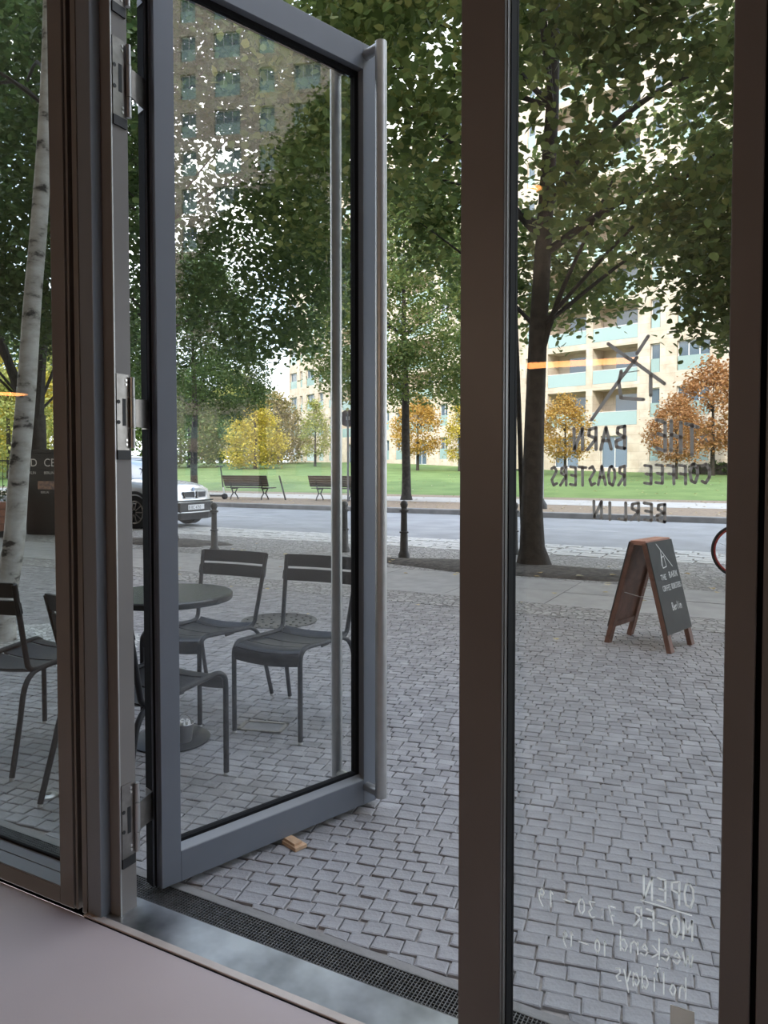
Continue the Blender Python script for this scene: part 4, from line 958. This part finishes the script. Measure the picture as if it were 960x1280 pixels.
me = bpy.data.meshes.new('fallen_leaves'); me.from_pydata(v, [], f); me.materials.append(M['leaf_fallen'])
tag(inst('fallen_leaves', me), 'dry yellow leaves scattered over pavement, verge and lawn', 'leaves', None, 'stuff')

# leaning stake at the linden, far lamp pole
sk0 = ground(655, 697); sk = empty('leaning_stake', (sk0.x, sk0.y, 0)); tag(sk, 'thin dark stake leaning against the linden trunk', 'stake')
tp_ = _R * -.16 + _F0 * .1
MB().tube([(0, 0, -.05), (tp_.x * .5, tp_.y * .5, 2.2), (tp_.x, tp_.y, 4.3)], [.04, .037, .03], 8).build('pole', M['bark'], sk, True)
MB().tube([(tp_.x * .30 + .06 * math.cos(a), tp_.y * .30 + .06 * math.sin(a), 1.3) for a in [2 * PI * k / 10 for k in range(11)]], .012, 6).build('tie', M['fence'], sk)
lp0 = ground(677, 636, .12); lp = empty('lamp_post', (lp0.x, lp0.y, .12)); tag(lp, 'pale grey lamp post on the far kerb behind the linden trunk', 'lamp post')
MB().tube([(0, 0, 0), (0, 0, 5.2)], [.06, .04], 10).build('pole', mat('pole_grey', (.34, .34, .34), .5), lp, True)
MB().lathe([(.05, 5.15), (.16, 5.25), (.18, 5.5), (.10, 5.6), (.001, 5.62)], 16).build('lantern', M['lamp_glass'], lp, True)
MB().lathe([(.16, 0), (.16, .12), (.08, .25), (.06, .3)], 16).build('base', M['cast_iron'], lp, True)
# round sign across the road (seen from the back)
sg0 = ground(435, 627, .12); dsg = (sg0 - _C).dot(_F0)
sg = empty('round_sign', (sg0.x, sg0.y, .12), R(20)); tag(sg, 'round traffic sign seen from behind on a thin pole', 'sign')
zc_ = CAM_H + (HORIZON - 523) / FPX * dsg - .12
MB().tube([(0, 0, 0), (0, 0, zc_ + .25)], .035, 8).build('pole', mat('pole_dark', (.16, .15, .15), .5), sg, True)
MB().tube([(0, .03, zc_), (0, .05, zc_)], .30, 28).build('disc', mat('sign_back', (.10, .075, .075), .5), sg, True)
MB().box(-.06, .06, -.02, .03, zc_ - .06, zc_ + .06).build('clamp', M['steel'], sg)

# ================================================================== benches
def make_bench():
    t = empty('park_bench'); Lb = 1.95
    for x in (-.68, .68):
        mb = MB()
        mb.tube(smooth_path([(x, -.26, 0), (x, -.20, .12), (x, -.10, .24), (x, -.17, .40)], 5), .022, 8)
        mb.tube(smooth_path([(x, .24, 0), (x, .16, .12), (x, .06, .24), (x, .20, .41)], 5), .022, 8)
        mb.tube([(x, -.10, .24), (x, .06, .24)], .018, 8); mb.tube([(x, .20, .41), (x, -.17, .40), (x, -.22, .42)], .02, 8)
        mb.tube(smooth_path([(x, -.16, .40), (x, -.24, .55), (x, -.32, .86)], 4), .02, 8)
        mb.build('iron_leg', M['cast_iron'], t, True)
    for k in range(5):
        y = -.13 + k * .09; MB().box(-Lb / 2, Lb / 2, y, y + .075, .415 + .004 * abs(k - 2), .445 + .004 * abs(k - 2)).build('seat_slat', M['bench_wood'], t)
    for k in range(5):
        z = .49 + k * .082; y = -.205 - k * .032
        MB().hexa([(-Lb / 2, y, z), (Lb / 2, y, z), (Lb / 2, y + .026, z + .008), (-Lb / 2, y + .026, z + .008)], [(-Lb / 2, y - .026, z + .072), (Lb / 2, y - .026, z + .072), (Lb / 2, y, z + .08), (-Lb / 2, y, z + .08)]).build('back_slat', M['bench_wood'], t)
    return t
be0 = make_bench()
pts_b = [(ground(312, 624, .125), 0), (ground(420, 625.5, .125), 1)]
for i, (p, k) in enumerate(pts_b):
    o = be0 if i == 0 else copy_tree(be0)
    o.location = (p.x, p.y, .12); o.rotation_euler = (0, 0, R(4 - 3 * i)); sc = 1.0
    tag(o, ['dark slatted park bench beside the leaning post', 'dark slatted park bench beside the round sign'][i], 'bench', 'park benches across the road')
lp1 = ground(357, 625, .125); ps = empty('short_post', (lp1.x, lp1.y, .12)); tag(ps, 'short dark post leaning beside the bench', 'post')
v2 = _R * -.22
MB().tube([(0, 0, 0), (v2.x, v2.y, .86)], .03, 8).build('post', M['cast_iron'], ps, True)
MB().tube([(v2.x, v2.y, .85), (v2.x * 1.05, v2.y * 1.05, .90)], [.034, .015], 8).build('post_cap', M['cast_iron'], ps, True)

# ================================================================== e-scooter
s0 = ground(268, 624, .12); es = empty('kick_scooter', (s0.x, s0.y, .12), R(15)); tag(es, 'dark electric kick scooter parked behind the car', 'scooter')
for x in (-.5, .42): 
    w_ = MB().tube([(x, -.03, .11), (x, .03, .11)], .11, 18).build('wheel', M['tyre'], es, True)
MB().box(-.45, .30, -.08, .08, .10, .17).build('deck', M['cast_iron'], es, bevel=.01)
MB().tube([(.42, 0, .12), (.36, 0, .45)], .03, 10).build('lower_stem', M['white'], es, True)
MB().tube([(.36, 0, .42), (.26, 0, 1.22)], .024, 10).build('stem', M['cast_iron'], es, True)
MB().tube(smooth_path([(.2, -.26, 1.20), (.24, -.12, 1.24), (.24, .12, 1.24), (.2, .26, 1.20)], 4), .02, 8).build('handlebar', M['cast_iron'], es, True)
MB().tube(smooth_path([(-.64, 0, .14), (-.58, 0, .24), (-.45, 0, .24)], 4), .035, 8, flat=.3).build('mudguard', M['cast_iron'], es, True)

# ================================================================== parked car
def make_car():
    t = empty('parked_car')
    HWC = .93
    st = [  # x, half width, z bottom, shoulder z, top z
        (2.30, .50, .34, .62, .70), (2.27, .66, .27, .66, .78), (2.18, .80, .24, .74, .87), (1.98, .89, .23, .84, .95), (1.5, .925, .25, .90, 1.02), (.95, .93, .25, .94, 1.08),
        (.5, .93, .25, .96, 1.10), (-.6, .93, .25, .98, 1.10), (-1.6, .92, .26, 1.00, 1.12), (-2.1, .89, .30, 1.02, 1.12), (-2.30, .80, .38, 1.0, 1.08), (-2.36, .70, .45, .95, 1.0)]
    rings = []
    for x, w, zb_, zs, zt in st:
        h = [(w * .88, zb_), (w * .97, zb_ + .10), (w, zb_ + (zs - zb_) * .45), (w * .985, zs - .05), (w * .95, zs), (w * .82, zs + (zt - zs) * .75), (w * .45, zt), (0, zt + .012)]
        dx = lambda y: -.18 * (abs(y) / HWC) ** 2 if x > 1.9 else 0
        ring = [(x + dx(y), y, z) for y, z in h] + [(x + dx(y), -y, z) for y, z in reversed(h[:-1])]
        rings.append(ring)
    MB().loft(rings).build('body', M['paint_silver'], t, True)
    gs = [(.98, .78, 1.05, .70, 1.09), (.62, .80, 1.06, .66, 1.38), (.20, .82, 1.07, .62, 1.60), (-.5, .82, 1.08, .62, 1.66), (-1.4, .80, 1.09, .60, 1.60), (-1.85, .78, 1.10, .62, 1.45), (-2.2, .74, 1.10, .68, 1.12)]
    rings = []
    for x, wb_, zb_, wt_, zt in gs: rings.append([(x, wb_, zb_), (x, (wb_ + wt_) / 2 + .02, (zb_ + zt) / 2), (x, wt_, zt - .02), (x, wt_ * .6, zt), (x, -wt_ * .6, zt), (x, -wt_, zt - .02), (x, -(wb_ + wt_) / 2 - .02, (zb_ + zt) / 2), (x, -wb_, zb_)])
    MB().loft(rings).build('glasshouse', M['car_glass'], t, True)
    rf = []
    for x, w, z in ((.30, .61, 1.575), (-.2, .63, 1.655), (-.8, .63, 1.675), (-1.5, .61, 1.61), (-1.95, .60, 1.47)): rf.append([(x, w, z - .03), (x, w * .6, z + .012), (x, -w * .6, z + .012), (x, -w, z - .03), (x, -w * .6, z - .02), (x, w * .6, z - .02)])
    MB().loft(rf).build('roof', M['paint_silver'], t, True)
    for s in (-1, 1):
        MB().tube([(1.0, s * .80, 1.08), (.62, s * .785, 1.30), (.18, s * .70, 1.575)], .035, 6).build('pillar', M['black'], t)
        MB().tube([(-.75, s * .835, 1.08), (-.78, s * .66, 1.60)], .03, 6).build('pillar', M['black'], t)
        mr_ = MB().hexa([(.70, s * .92, 1.06), (.78, s * .92, 1.06), (.80, s * 1.08, 1.08), (.70, s * 1.08, 1.08)], [(.70, s * .92, 1.16), (.76, s * .92, 1.16), (.77, s * 1.09, 1.20), (.70, s * 1.09, 1.20)]); mr_.build('wing_mirror', M['paint_silver'], t, bevel=.01)
        for x in (1.42, -1.42):
            wh = MB().tube([(x, s * .70, .36), (x, s * .925, .36)], .36, 32).build('wheel', M['tyre'], t, True)
            rm = MB()
            for k in range(10):
                a = 2 * PI * k / 10; rm.bar((x + .05 * math.cos(a), s * .93, .36 + .05 * math.sin(a)), (x + .235 * math.cos(a), s * .925, .36 + .235 * math.sin(a)), .02, .04, (0, 1, 0))
            rm.tube([(x + .24 * math.cos(2 * PI * k / 24), s * .925, .36 + .24 * math.sin(2 * PI * k / 24)) for k in range(25)], .016, 6); rm.build('rim', M['steel_dark'], wh)
            MB().tube(smooth_path([(x + .43 * math.cos(a), s * .928, .36 + .43 * math.sin(a)) for a in [PI * k / 10 for k in range(-1, 12)]], 2), .035, 6).build('wheel_arch', M['black'], t, True)
        # headlight
        MB().hexa([(2.235, s * .40, .70), (2.06, s * .74, .73), (2.00, s * .74, .74), (2.16, s * .40, .71)], [(2.18, s * .40, .80), (1.98, s * .80, .85), (1.93, s * .80, .85), (2.12, s * .40, .80)]).build('headlight', M['lamp_glass'], t, bevel=.01)
        # kidney grille halves
        kd = MB().hexa([(2.325, s * .045, .655), (2.305, s * .335, .665), (2.20, s * .335, .665), (2.22, s * .045, .655)], [(2.31, s * .05, .80), (2.275, s * .36, .79), (2.18, s * .36, .79), (2.20, s * .05, .80)])
        ko = kd.build('grille', M['black'], t, bevel=.015)
        MB().tube([(2.325, s * .045, .655), (2.305, s * .335, .665), (2.275, s * .36, .79), (2.31, s * .05, .80), (2.325, s * .045, .655)], .012, 6).build('grille_surround', M['steel'], ko, True)
        MB().hexa([(2.27, s * .50, .40), (2.10, s * .84, .42), (2.05, s * .84, .42), (2.2, s * .50, .40)], [(2.26, s * .50, .52), (2.08, s * .86, .55), (2.04, s * .86, .55), (2.2, s * .50, .52)]).build('air_intake', M['black'], t, bevel=.01)
    MB().box(2.22, 2.318, -.52, .52, .33, .56).build('lower_intake', M['black'], t, bevel=.02)
    MB().hexa([(2.16, -.78, .575), (2.315, -.3, .575), (2.315, .3, .575), (2.16, .78, .575)], [(2.16, -.78, .605), (2.315, -.3, .605), (2.315, .3, .605), (2.16, .78, .605)]).build('bumper_slot', M['black'], t)
    MB().tube(smooth_path([(2.10, -.84, .36), (2.30, -.5, .345), (2.34, 0, .34), (2.30, .5, .345), (2.10, .84, .36)], 4), .016, 6).build('bumper_trim', M['steel'], t, True)
    MB().hexa([(2.15, -.82, .20), (2.27, -.45, .18), (2.27, .45, .18), (2.15, .82, .20)], [(2.17, -.86, .34), (2.30, -.45, .33), (2.30, .45, .33), (2.17, .86, .34)]).build('bumper_skirt', M['black'], t)
    pt = MB().box(2.318, 2.328, -.26, .26, .40, .51).build('number_plate', M['plate'], t)
    tm = MB(); text_into(tm, 'B BC 4750', .105, lambda x, y: Vector((2.3295, -.245 + x * .86, .415 + y)))
    tm.build('plate_characters', M['black'], pt)
    MB().tube([(2.235, 0, .845), (2.25, 0, .848)], .04, 16).build('badge', mat('badge', (.25, .35, .55), .3), t)
    for s in (-1, 1): MB().tube([(.95, s * .3, 1.10), (.72, s * -.05, 1.31)], .008, 5).build('wiper', M['black'], t)
    return t
car = make_car(); tag(car, 'silver sport utility car parked at the kerb behind the bollard', 'car')
# its front wheel stands on the setts at the road edge
car.location = (-13.70, 12.35, 0.0); car.rotation_euler = (0, 0, R(2))

# ================================================================== lettered cabinet, railing and planter at the left
k0 = ground(33, 668); kz = 1.62
ki = empty('street_cabinet', (k0.x, k0.y, 0), R(14)); tag(ki, 'black street cabinet with white serif lettering behind the birch', 'cabinet')
MB().box(0, 1.35, 0, .7, 0, kz).build('body', M['kiosk'], ki, bevel=.01)
MB().box(-.03, 1.38, -.03, .73, kz, kz + .06).build('cap', M['kiosk'], ki)
MB().box(.02, .66, -.012, 0, .06, kz - .34).build('door_panel', M['kiosk'], ki, bevel=.004)
MB().box(.69, 1.33, -.012, 0, .06, kz - .34).build('door_panel', M['kiosk'], ki, bevel=.004)
km = MB(); fy = lambda ox, oz: (lambda x, y: Vector((ox + x, -.016, oz + y)))
text_into(km, 'LD', .22, fy(.02, kz - .27)); text_into(km, 'CB', .22, fy(.44, kz - .27)); text_into(km, 'BERLIN', .075, fy(.02, kz - .42)); text_into(km, 'BERLIN', .075, fy(.44, kz - .42)); text_into(km, 'BERLIN', .06, fy(.36, kz - .80))
km.build('lettering', M['white'], ki)
MB().box(.30, .75, -.02, -.012, kz - .72, kz - .56).build('poster', mat('poster', (.16, .12, .14), .5, 0, .6, 14, col2=(.45, .28, .20)), ki)
# railing far left
r0 = ground(-30, 640); rl_ = empty('iron_railing', (r0.x, r0.y, 0), R(55)); tag(rl_, 'black iron railing with thin bars beyond the birch', 'railing')
for z in (.25, 1.5): MB().box(-2.5, 2.2, -.02, .02, z, z + .04).build('rail', M['fence'], rl_)
bm_ = MB().tube([(0, 0, 0), (0, 0, 1.62)], .011, 6).mesh('bar', M['fence'])
for k in range(34): inst('bar', bm_, rl_, (-2.5 + k * .14, 0, 0))
pl0 = ground(3, 672); plt = empty('wooden_planter', (pl0.x - .5, pl0.y, 0), R(20)); tag(plt, 'brown wooden planter box left of the black cabinet', 'planter')
for k in range(4): MB().box(-.6, .45, -.25, .25, .12 + k * .14, .25 + k * .14).build('plank', M['wood_top'], plt, bevel=.004)
for x in (-.55, .40): MB().box(x - .03, x + .03, -.22, .22, 0, .12).build('foot', M['fence'], plt)
rn = random.Random(81); hm2 = foliage_mesh('planter_leaves', [(Vector((rn.uniform(-.5, .35), rn.uniform(-.2, .2), rn.uniform(.7, .95))), .16) for _ in range(16)], 24, .06, rn, .6); hm2.materials.append(M['leaf_hedge'])
tag(inst('plants', hm2, plt), kind='stuff')

# ================================================================== red bicycle behind the mullion
bc = ground(925, 724); by = empty('red_bicycle', (bc.x, bc.y, 0), R(-4)); tag(by, 'red bicycle parked on the mosaic strip behind the signboard', 'bicycle')
def wheel(x):
    w_ = MB(); n = 40; w_.tube([(x + .31 * math.cos(2 * PI * k / n), 0, .335 + .31 * math.sin(2 * PI * k / n)) for k in range(n + 1)], .018, 8)
    o = w_.build('wheel', M['tyre'], by, True)
    q = MB(); q.tube([(x + .288 * math.cos(2 * PI * k / n), 0, .335 + .288 * math.sin(2 * PI * k / n)) for k in range(n + 1)], .014, 8); q.build('rim', M['red'], o, True)
    sp = MB()
    for k in range(18):
        a = 2 * PI * k / 18; sp.tube([(x, 0, .335), (x + .285 * math.cos(a), 0, .335 + .285 * math.sin(a))], .0018, 4)
    sp.build('spokes', M['steel'], o)
    MB().tube([(x, -.04, .335), (x, .04, .335)], .018, 10).build('hub', M['steel'], o)
wheel(0); wheel(1.05)
MB().tube([(0, 0, .335), (-.0 + .14, 0, .62), (.20, 0, .92)], .016, 8).build('fork', M['red'], by, True)
fm_ = MB()
for a, b in (((.20, 0, .80), (.46, 0, .29)), ((.21, 0, .86), (.66, 0, .82)), ((.46, 0, .29), (.68, 0, .92)), ((.46, 0, .29), (1.05, 0, .335)), ((.64, 0, .78), (1.05, 0, .335))): fm_.tube([a, b], .016, 8)
fm_.build('frame', M['red'], by, True)
MB().tube(smooth_path([(.30, -.28, 1.02), (.20, -.15, 1.04), (.20, .15, 1.04), (.30, .28, 1.02)], 4), .012, 8).build('handlebar', M['steel'], by, True)
MB().tube([(.20, 0, .90), (.20, 0, 1.04)], .013, 8).build('stem', M['steel'], by, True)
MB().hexa([(.56, -.03, .93), (.82, -.08, .95), (.82, .08, .95), (.56, .03, .93)], [(.57, -.02, .97), (.80, -.07, .99), (.80, .07, .99), (.57, .02, .97)]).build('saddle', M['black'], by, bevel=.01)
MB().tube([(.46, -.06, .29), (.46, .06, .29)], .09, 20).build('chainring', M['steel_dark'], by, True)
MB().bar((.46, .07, .29), (.54, .07, .14), .02, .02).bar((.46, -.07, .29), (.38, -.07, .44), .02, .02).build('crank', M['steel_dark'], by)

# ================================================================== buildings across the lawn
def win_set(w, h, nm, guard):
    fw = .07; fr_ = MB()
    for q in ((0, fw, 0, h), (w - fw, w, 0, h), (0, w, 0, fw), (0, w, h - fw, h)): fr_.box(q[0], q[1], 0, .08, q[2], q[3])
    for k in range(1, nm): fr_.box(w * k / nm - .035, w * k / nm + .035, 0, .08, 0, h)
    a = fr_.mesh('window', M['win_frame']); b = MB().box(fw, w - fw, .03, .05, fw, h - fw).mesh('pane', M['win_pane'])
    c = MB().box(.05, w - .05, -.14, -.12, .02, 1.0).mesh('guard_glass', M['turq']) if guard else None
    return a, b, c
WS = {}
def facade(name, label, P, Q, z0, floors, bays, m_wall, depth=14, fh=3.2, group=None, m0=0.0, m1=0.0):
    P = Vector(P); Q = Vector(Q); L = (Q - P).length; ang = math.atan2(Q.y - P.y, Q.x - P.x)
    t = empty(name, (P.x, P.y, z0), ang); tag(t, label, 'building', group)
    tot = sum(b[0] for b in bays); k = L / tot; wall = MB(); dark = MB()
    Ht = floors * fh + .9
    for fl in range(floors):
        zf = fl * fh; x = 0
        for bi, (bw_, kind) in enumerate(bays):
            bwid = bw_ * k; x1 = x + bwid
            kd = kind
            if fl == 0 and kind == 'b': kd = 'd'
            if kd == 'b':
                e = .28; zo0 = zf + .05; zo1 = zf + fh - .40; d_ = 1.7
                wall.quad((x, 0, zf), (x1, 0, zf), (x1, 0, zo0), (x, 0, zo0)); wall.quad((x, 0, zo1), (x1, 0, zo1), (x1, 0, zf + fh), (x, 0, zf + fh))
                wall.quad((x, 0, zo0), (x + e, 0, zo0), (x + e, 0, zo1), (x, 0, zo1)); wall.quad((x1 - e, 0, zo0), (x1, 0, zo0), (x1, 0, zo1), (x1 - e, 0, zo1))
                xa_, xb_ = x + e, x1 - e
                wall.quad((xa_, 0, zo0), (xb_, 0, zo0), (xb_, d_, zo0), (xa_, d_, zo0)); wall.quad((xa_, 0, zo1), (xb_, 0, zo1), (xb_, d_, zo1), (xa_, d_, zo1))
                wall.quad((xa_, 0, zo0), (xa_, d_, zo0), (xa_, d_, zo1), (xa_, 0, zo1)); wall.quad((xb_, 0, zo0), (xb_, d_, zo0), (xb_, d_, zo1), (xb_, 0, zo1))
                wall.quad((xa_, d_, zo0), (xb_, d_, zo0), (xb_, d_, zo1), (xa_, d_, zo1))
                key = ('bal', round(bwid, 2))
                if key not in WS: WS[key] = (MB().box(.30, bwid - .30, .02, .05, .02, 1.02).mesh('balcony_glass', M['turq']), MB().box(0, (bwid - .56) * .62, -.04, -.0, 0, 2.45).mesh('balcony_door', M['win_pane']), MB().box(.30, bwid - .30, .01, .06, 1.02, 1.06).mesh('handrail', M['win_frame']))
                g_ = inst('balcony_glass', WS[key][0], t, (x, 0, zo0)); inst('handrail', WS[key][2], g_)
                inst('balcony_door', WS[key][1], t, (xa_ + (bwid - .56) * .30, d_, zo0))
            else:
                if kd == 's':
                    wall.quad((x, 0, zf), (x1, 0, zf), (x1, 0, zf + fh), (x, 0, zf + fh)); x = x1; continue
                ww, hh, sill, nm, gd = {'w': (1.35, 2.1, .55, 2, True), 'W': (2.3, 2.1, .55, 3, True), 'n': (.75, 2.1, .55, 1, True), 'd': (2.2, 2.45, .02, 2, False)}[kd]
                ww = min(ww, bwid - .5); xa_ = x + (bwid - ww) / 2; xb_ = xa_ + ww; za, zb2 = zf + sill, zf + sill + hh; d_ = .32
                wall.quad((x, 0, zf), (x1, 0, zf), (x1, 0, za), (x, 0, za)); wall.quad((x, 0, zb2), (x1, 0, zb2), (x1, 0, zf + fh), (x, 0, zf + fh))
                wall.quad((x, 0, za), (xa_, 0, za), (xa_, 0, zb2), (x, 0, zb2)); wall.quad((xb_, 0, za), (x1, 0, za), (x1, 0, zb2), (xb_, 0, zb2))
                wall.quad((xa_, 0, za), (xb_, 0, za), (xb_, d_, za), (xa_, d_, za)); wall.quad((xa_, 0, zb2), (xb_, 0, zb2), (xb_, d_, zb2), (xa_, d_, zb2))
                wall.quad((xa_, 0, za), (xa_, d_, za), (xa_, d_, zb2), (xa_, 0, zb2)); wall.quad((xb_, 0, za), (xb_, d_, za), (xb_, d_, zb2), (xb_, 0, zb2))
                key = (round(ww, 2), hh, nm, gd)
                if key not in WS: WS[key] = win_set(ww, hh, nm, gd)
                a, b, c = WS[key]; wo_ = inst('window' if kd != 'd' else 'entrance', a, t, (xa_, .22, za)); inst('pane', b, wo_)
                if c: inst('guard_glass', c, wo_)
            x = x1
    zt = floors * fh
    wall.quad((0, 0, zt), (L, 0, zt), (L, 0, Ht), (0, 0, Ht)); wall.quad((0, 0, -1.2), (L, 0, -1.2), (L, 0, 0), (0, 0, 0))
    a0, a1 = m0 * 1.9, L - m1 * 1.9                        # ends follow the mitre line where two blocks meet
    wall.prism([(a0, 1.9), (a1, 1.9), (L - m1 * depth, depth), (m0 * depth, depth)], -1.2, Ht)
    wall.quad((0, 0, -1.2), (a0, 1.9, -1.2), (a0, 1.9, Ht), (0, 0, Ht)); wall.quad((L, 0, -1.2), (a1, 1.9, -1.2), (a1, 1.9, Ht), (L, 0, Ht))
    wall.quad((0, 0, Ht), (L, 0, Ht), (a1, 1.9, Ht), (a0, 1.9, Ht))
    wall.build('wall', m_wall, t)
    return t
def camxy(x, y): v_ = _R * x + _F0 * y; return (v_.x, v_.y)
PA = camxy(-12.77, 100); PB = camxy(11.0, 62.4); PC = camxy(11.0 + 16.5, 62.4 - 16.5)
MIT = math.tan((math.atan2(PC[1] - PB[1], PC[0] - PB[0]) - math.atan2(PB[1] - PA[1], PB[0] - PA[0])) / 2)
facade('stone_apartment_block', 'long pale stone apartment block receding behind the far park trees', PA, PB, 1.5, 10, [(2.6, 'W'), (2.0, 'n'), (3.2, 'W'), (2.6, 'w'), (2.6, 'w'), (1.2, 's'), (5.0, 'b'), (2.6, 'w'), (3.4, 'W'), (2.6, 'w'), (5.0, 'b'), (2.6, 'w'), (3.4, 'W'), (2.6, 'w'), (2.6, 'w')], M['stone'], m1=MIT)
facade('stone_apartment_block', 'pale stone apartment block with rows of turquoise glass balconies', PB, PC, 1.2, 11, [(2.9, 'n'), (4.0, 'b'), (4.2, 'b'), (2.1, 'n'), (3.4, 'W'), (3.0, 'w'), (3.7, 'W')], M['stone'], m0=MIT)
facade('corner_building', 'beige stone building at the end of the street mirrored in the door', (52, 26), (66, 6), 0.0, 13, [(3, 'w'), (3, 'W'), (3, 'w'), (3, 'W'), (3, 'w'), (3, 'W'), (3, 'w')], M['stone2'])

# ================================================================== lamps inside the shop (seen only as reflections), plus an added fill globe
def mirror_pt(px, py, Yobj):
    p = on_y(px, py, 2 * YG - Yobj); return Vector((p.x, Yobj, p.z))
a = mirror_pt(644, 458, -2.2); b = mirror_pt(812, 449, -2.2)
lb_ = empty('linear_lamp', ((a.x + b.x) / 2, -2.2, 0)); tag(lb_, 'slim warm linear lamp hanging inside the shop', 'lamp')
def rel(p): return Vector(p) - Vector(lb_.location)
MB().tube([rel(a), rel(b)], .022, 10).build('light_tube', M['lamp_warm'], lb_, True)
for q in (a, b): MB().tube([rel(q), rel((q.x, q.y, ZT))], .003, 5).build('cord', M['black'], lb_)
for i, px in enumerate((655, 667)):
    p = mirror_pt(px, 235, -1.6 - .2 * i); o = empty('disc_lamp', (p.x, p.y, p.z)); tag(o, 'small warm disc pendant lamp inside the shop', 'lamp', 'disc pendant lamps')
    MB().lathe([(.05, 0), (.05, .004), (.001, .004)], 20).build('diffuser', M['lamp_warm'], o); MB().lathe([(.052, .005), (.05, .02), (.01, .05), (.001, .05)], 20).build('shade', M['lamp_shade'], o, True)
    MB().tube([(0, 0, .05), (0, 0, ZT - p.z)], .003, 5).build('cord', M['black'], o)
p = on_y(10, 493, 2 * 1.583 + .3); o = empty('disc_lamp', (p.x, -.3, p.z)); tag(o, 'warm disc pendant lamp hanging low beside the shop side wall', 'lamp', 'disc pendant lamps')
MB().lathe([(.11, 0), (.11, .006), (.001, .006)], 24).build('diffuser', M['lamp_warm'], o); MB().lathe([(.112, .007), (.10, .03), (.01, .08), (.001, .08)], 24).build('shade', M['lamp_shade'], o, True)
MB().tube([(0, 0, .08), (0, 0, ZT - p.z)], .003, 5).build('cord', M['black'], o)
gl = empty('fill_globe', (-2.53, -3.5, 2.25)); tag(gl, 'glowing globe added out of view to fill the shop with light', 'lamp')  # added fill light, hidden behind the pillar, to brighten the inner frames
MB().lathe([(.001, -.10), (.05, -.087), (.087, -.05), (.10, 0), (.087, .05), (.05, .087), (.02, .10)], 20).build('globe', emit_mat('fill_glow', (1.0, .80, .60), 48.0), gl, True)
MB().tube([(0, 0, .10), (0, 0, ZT - 2.25)], .004, 6).build('cord', M['black'], gl)
MB().cyl((0, 0), .025, .095, .14, 14).build('holder', M['lamp_shade'], gl)
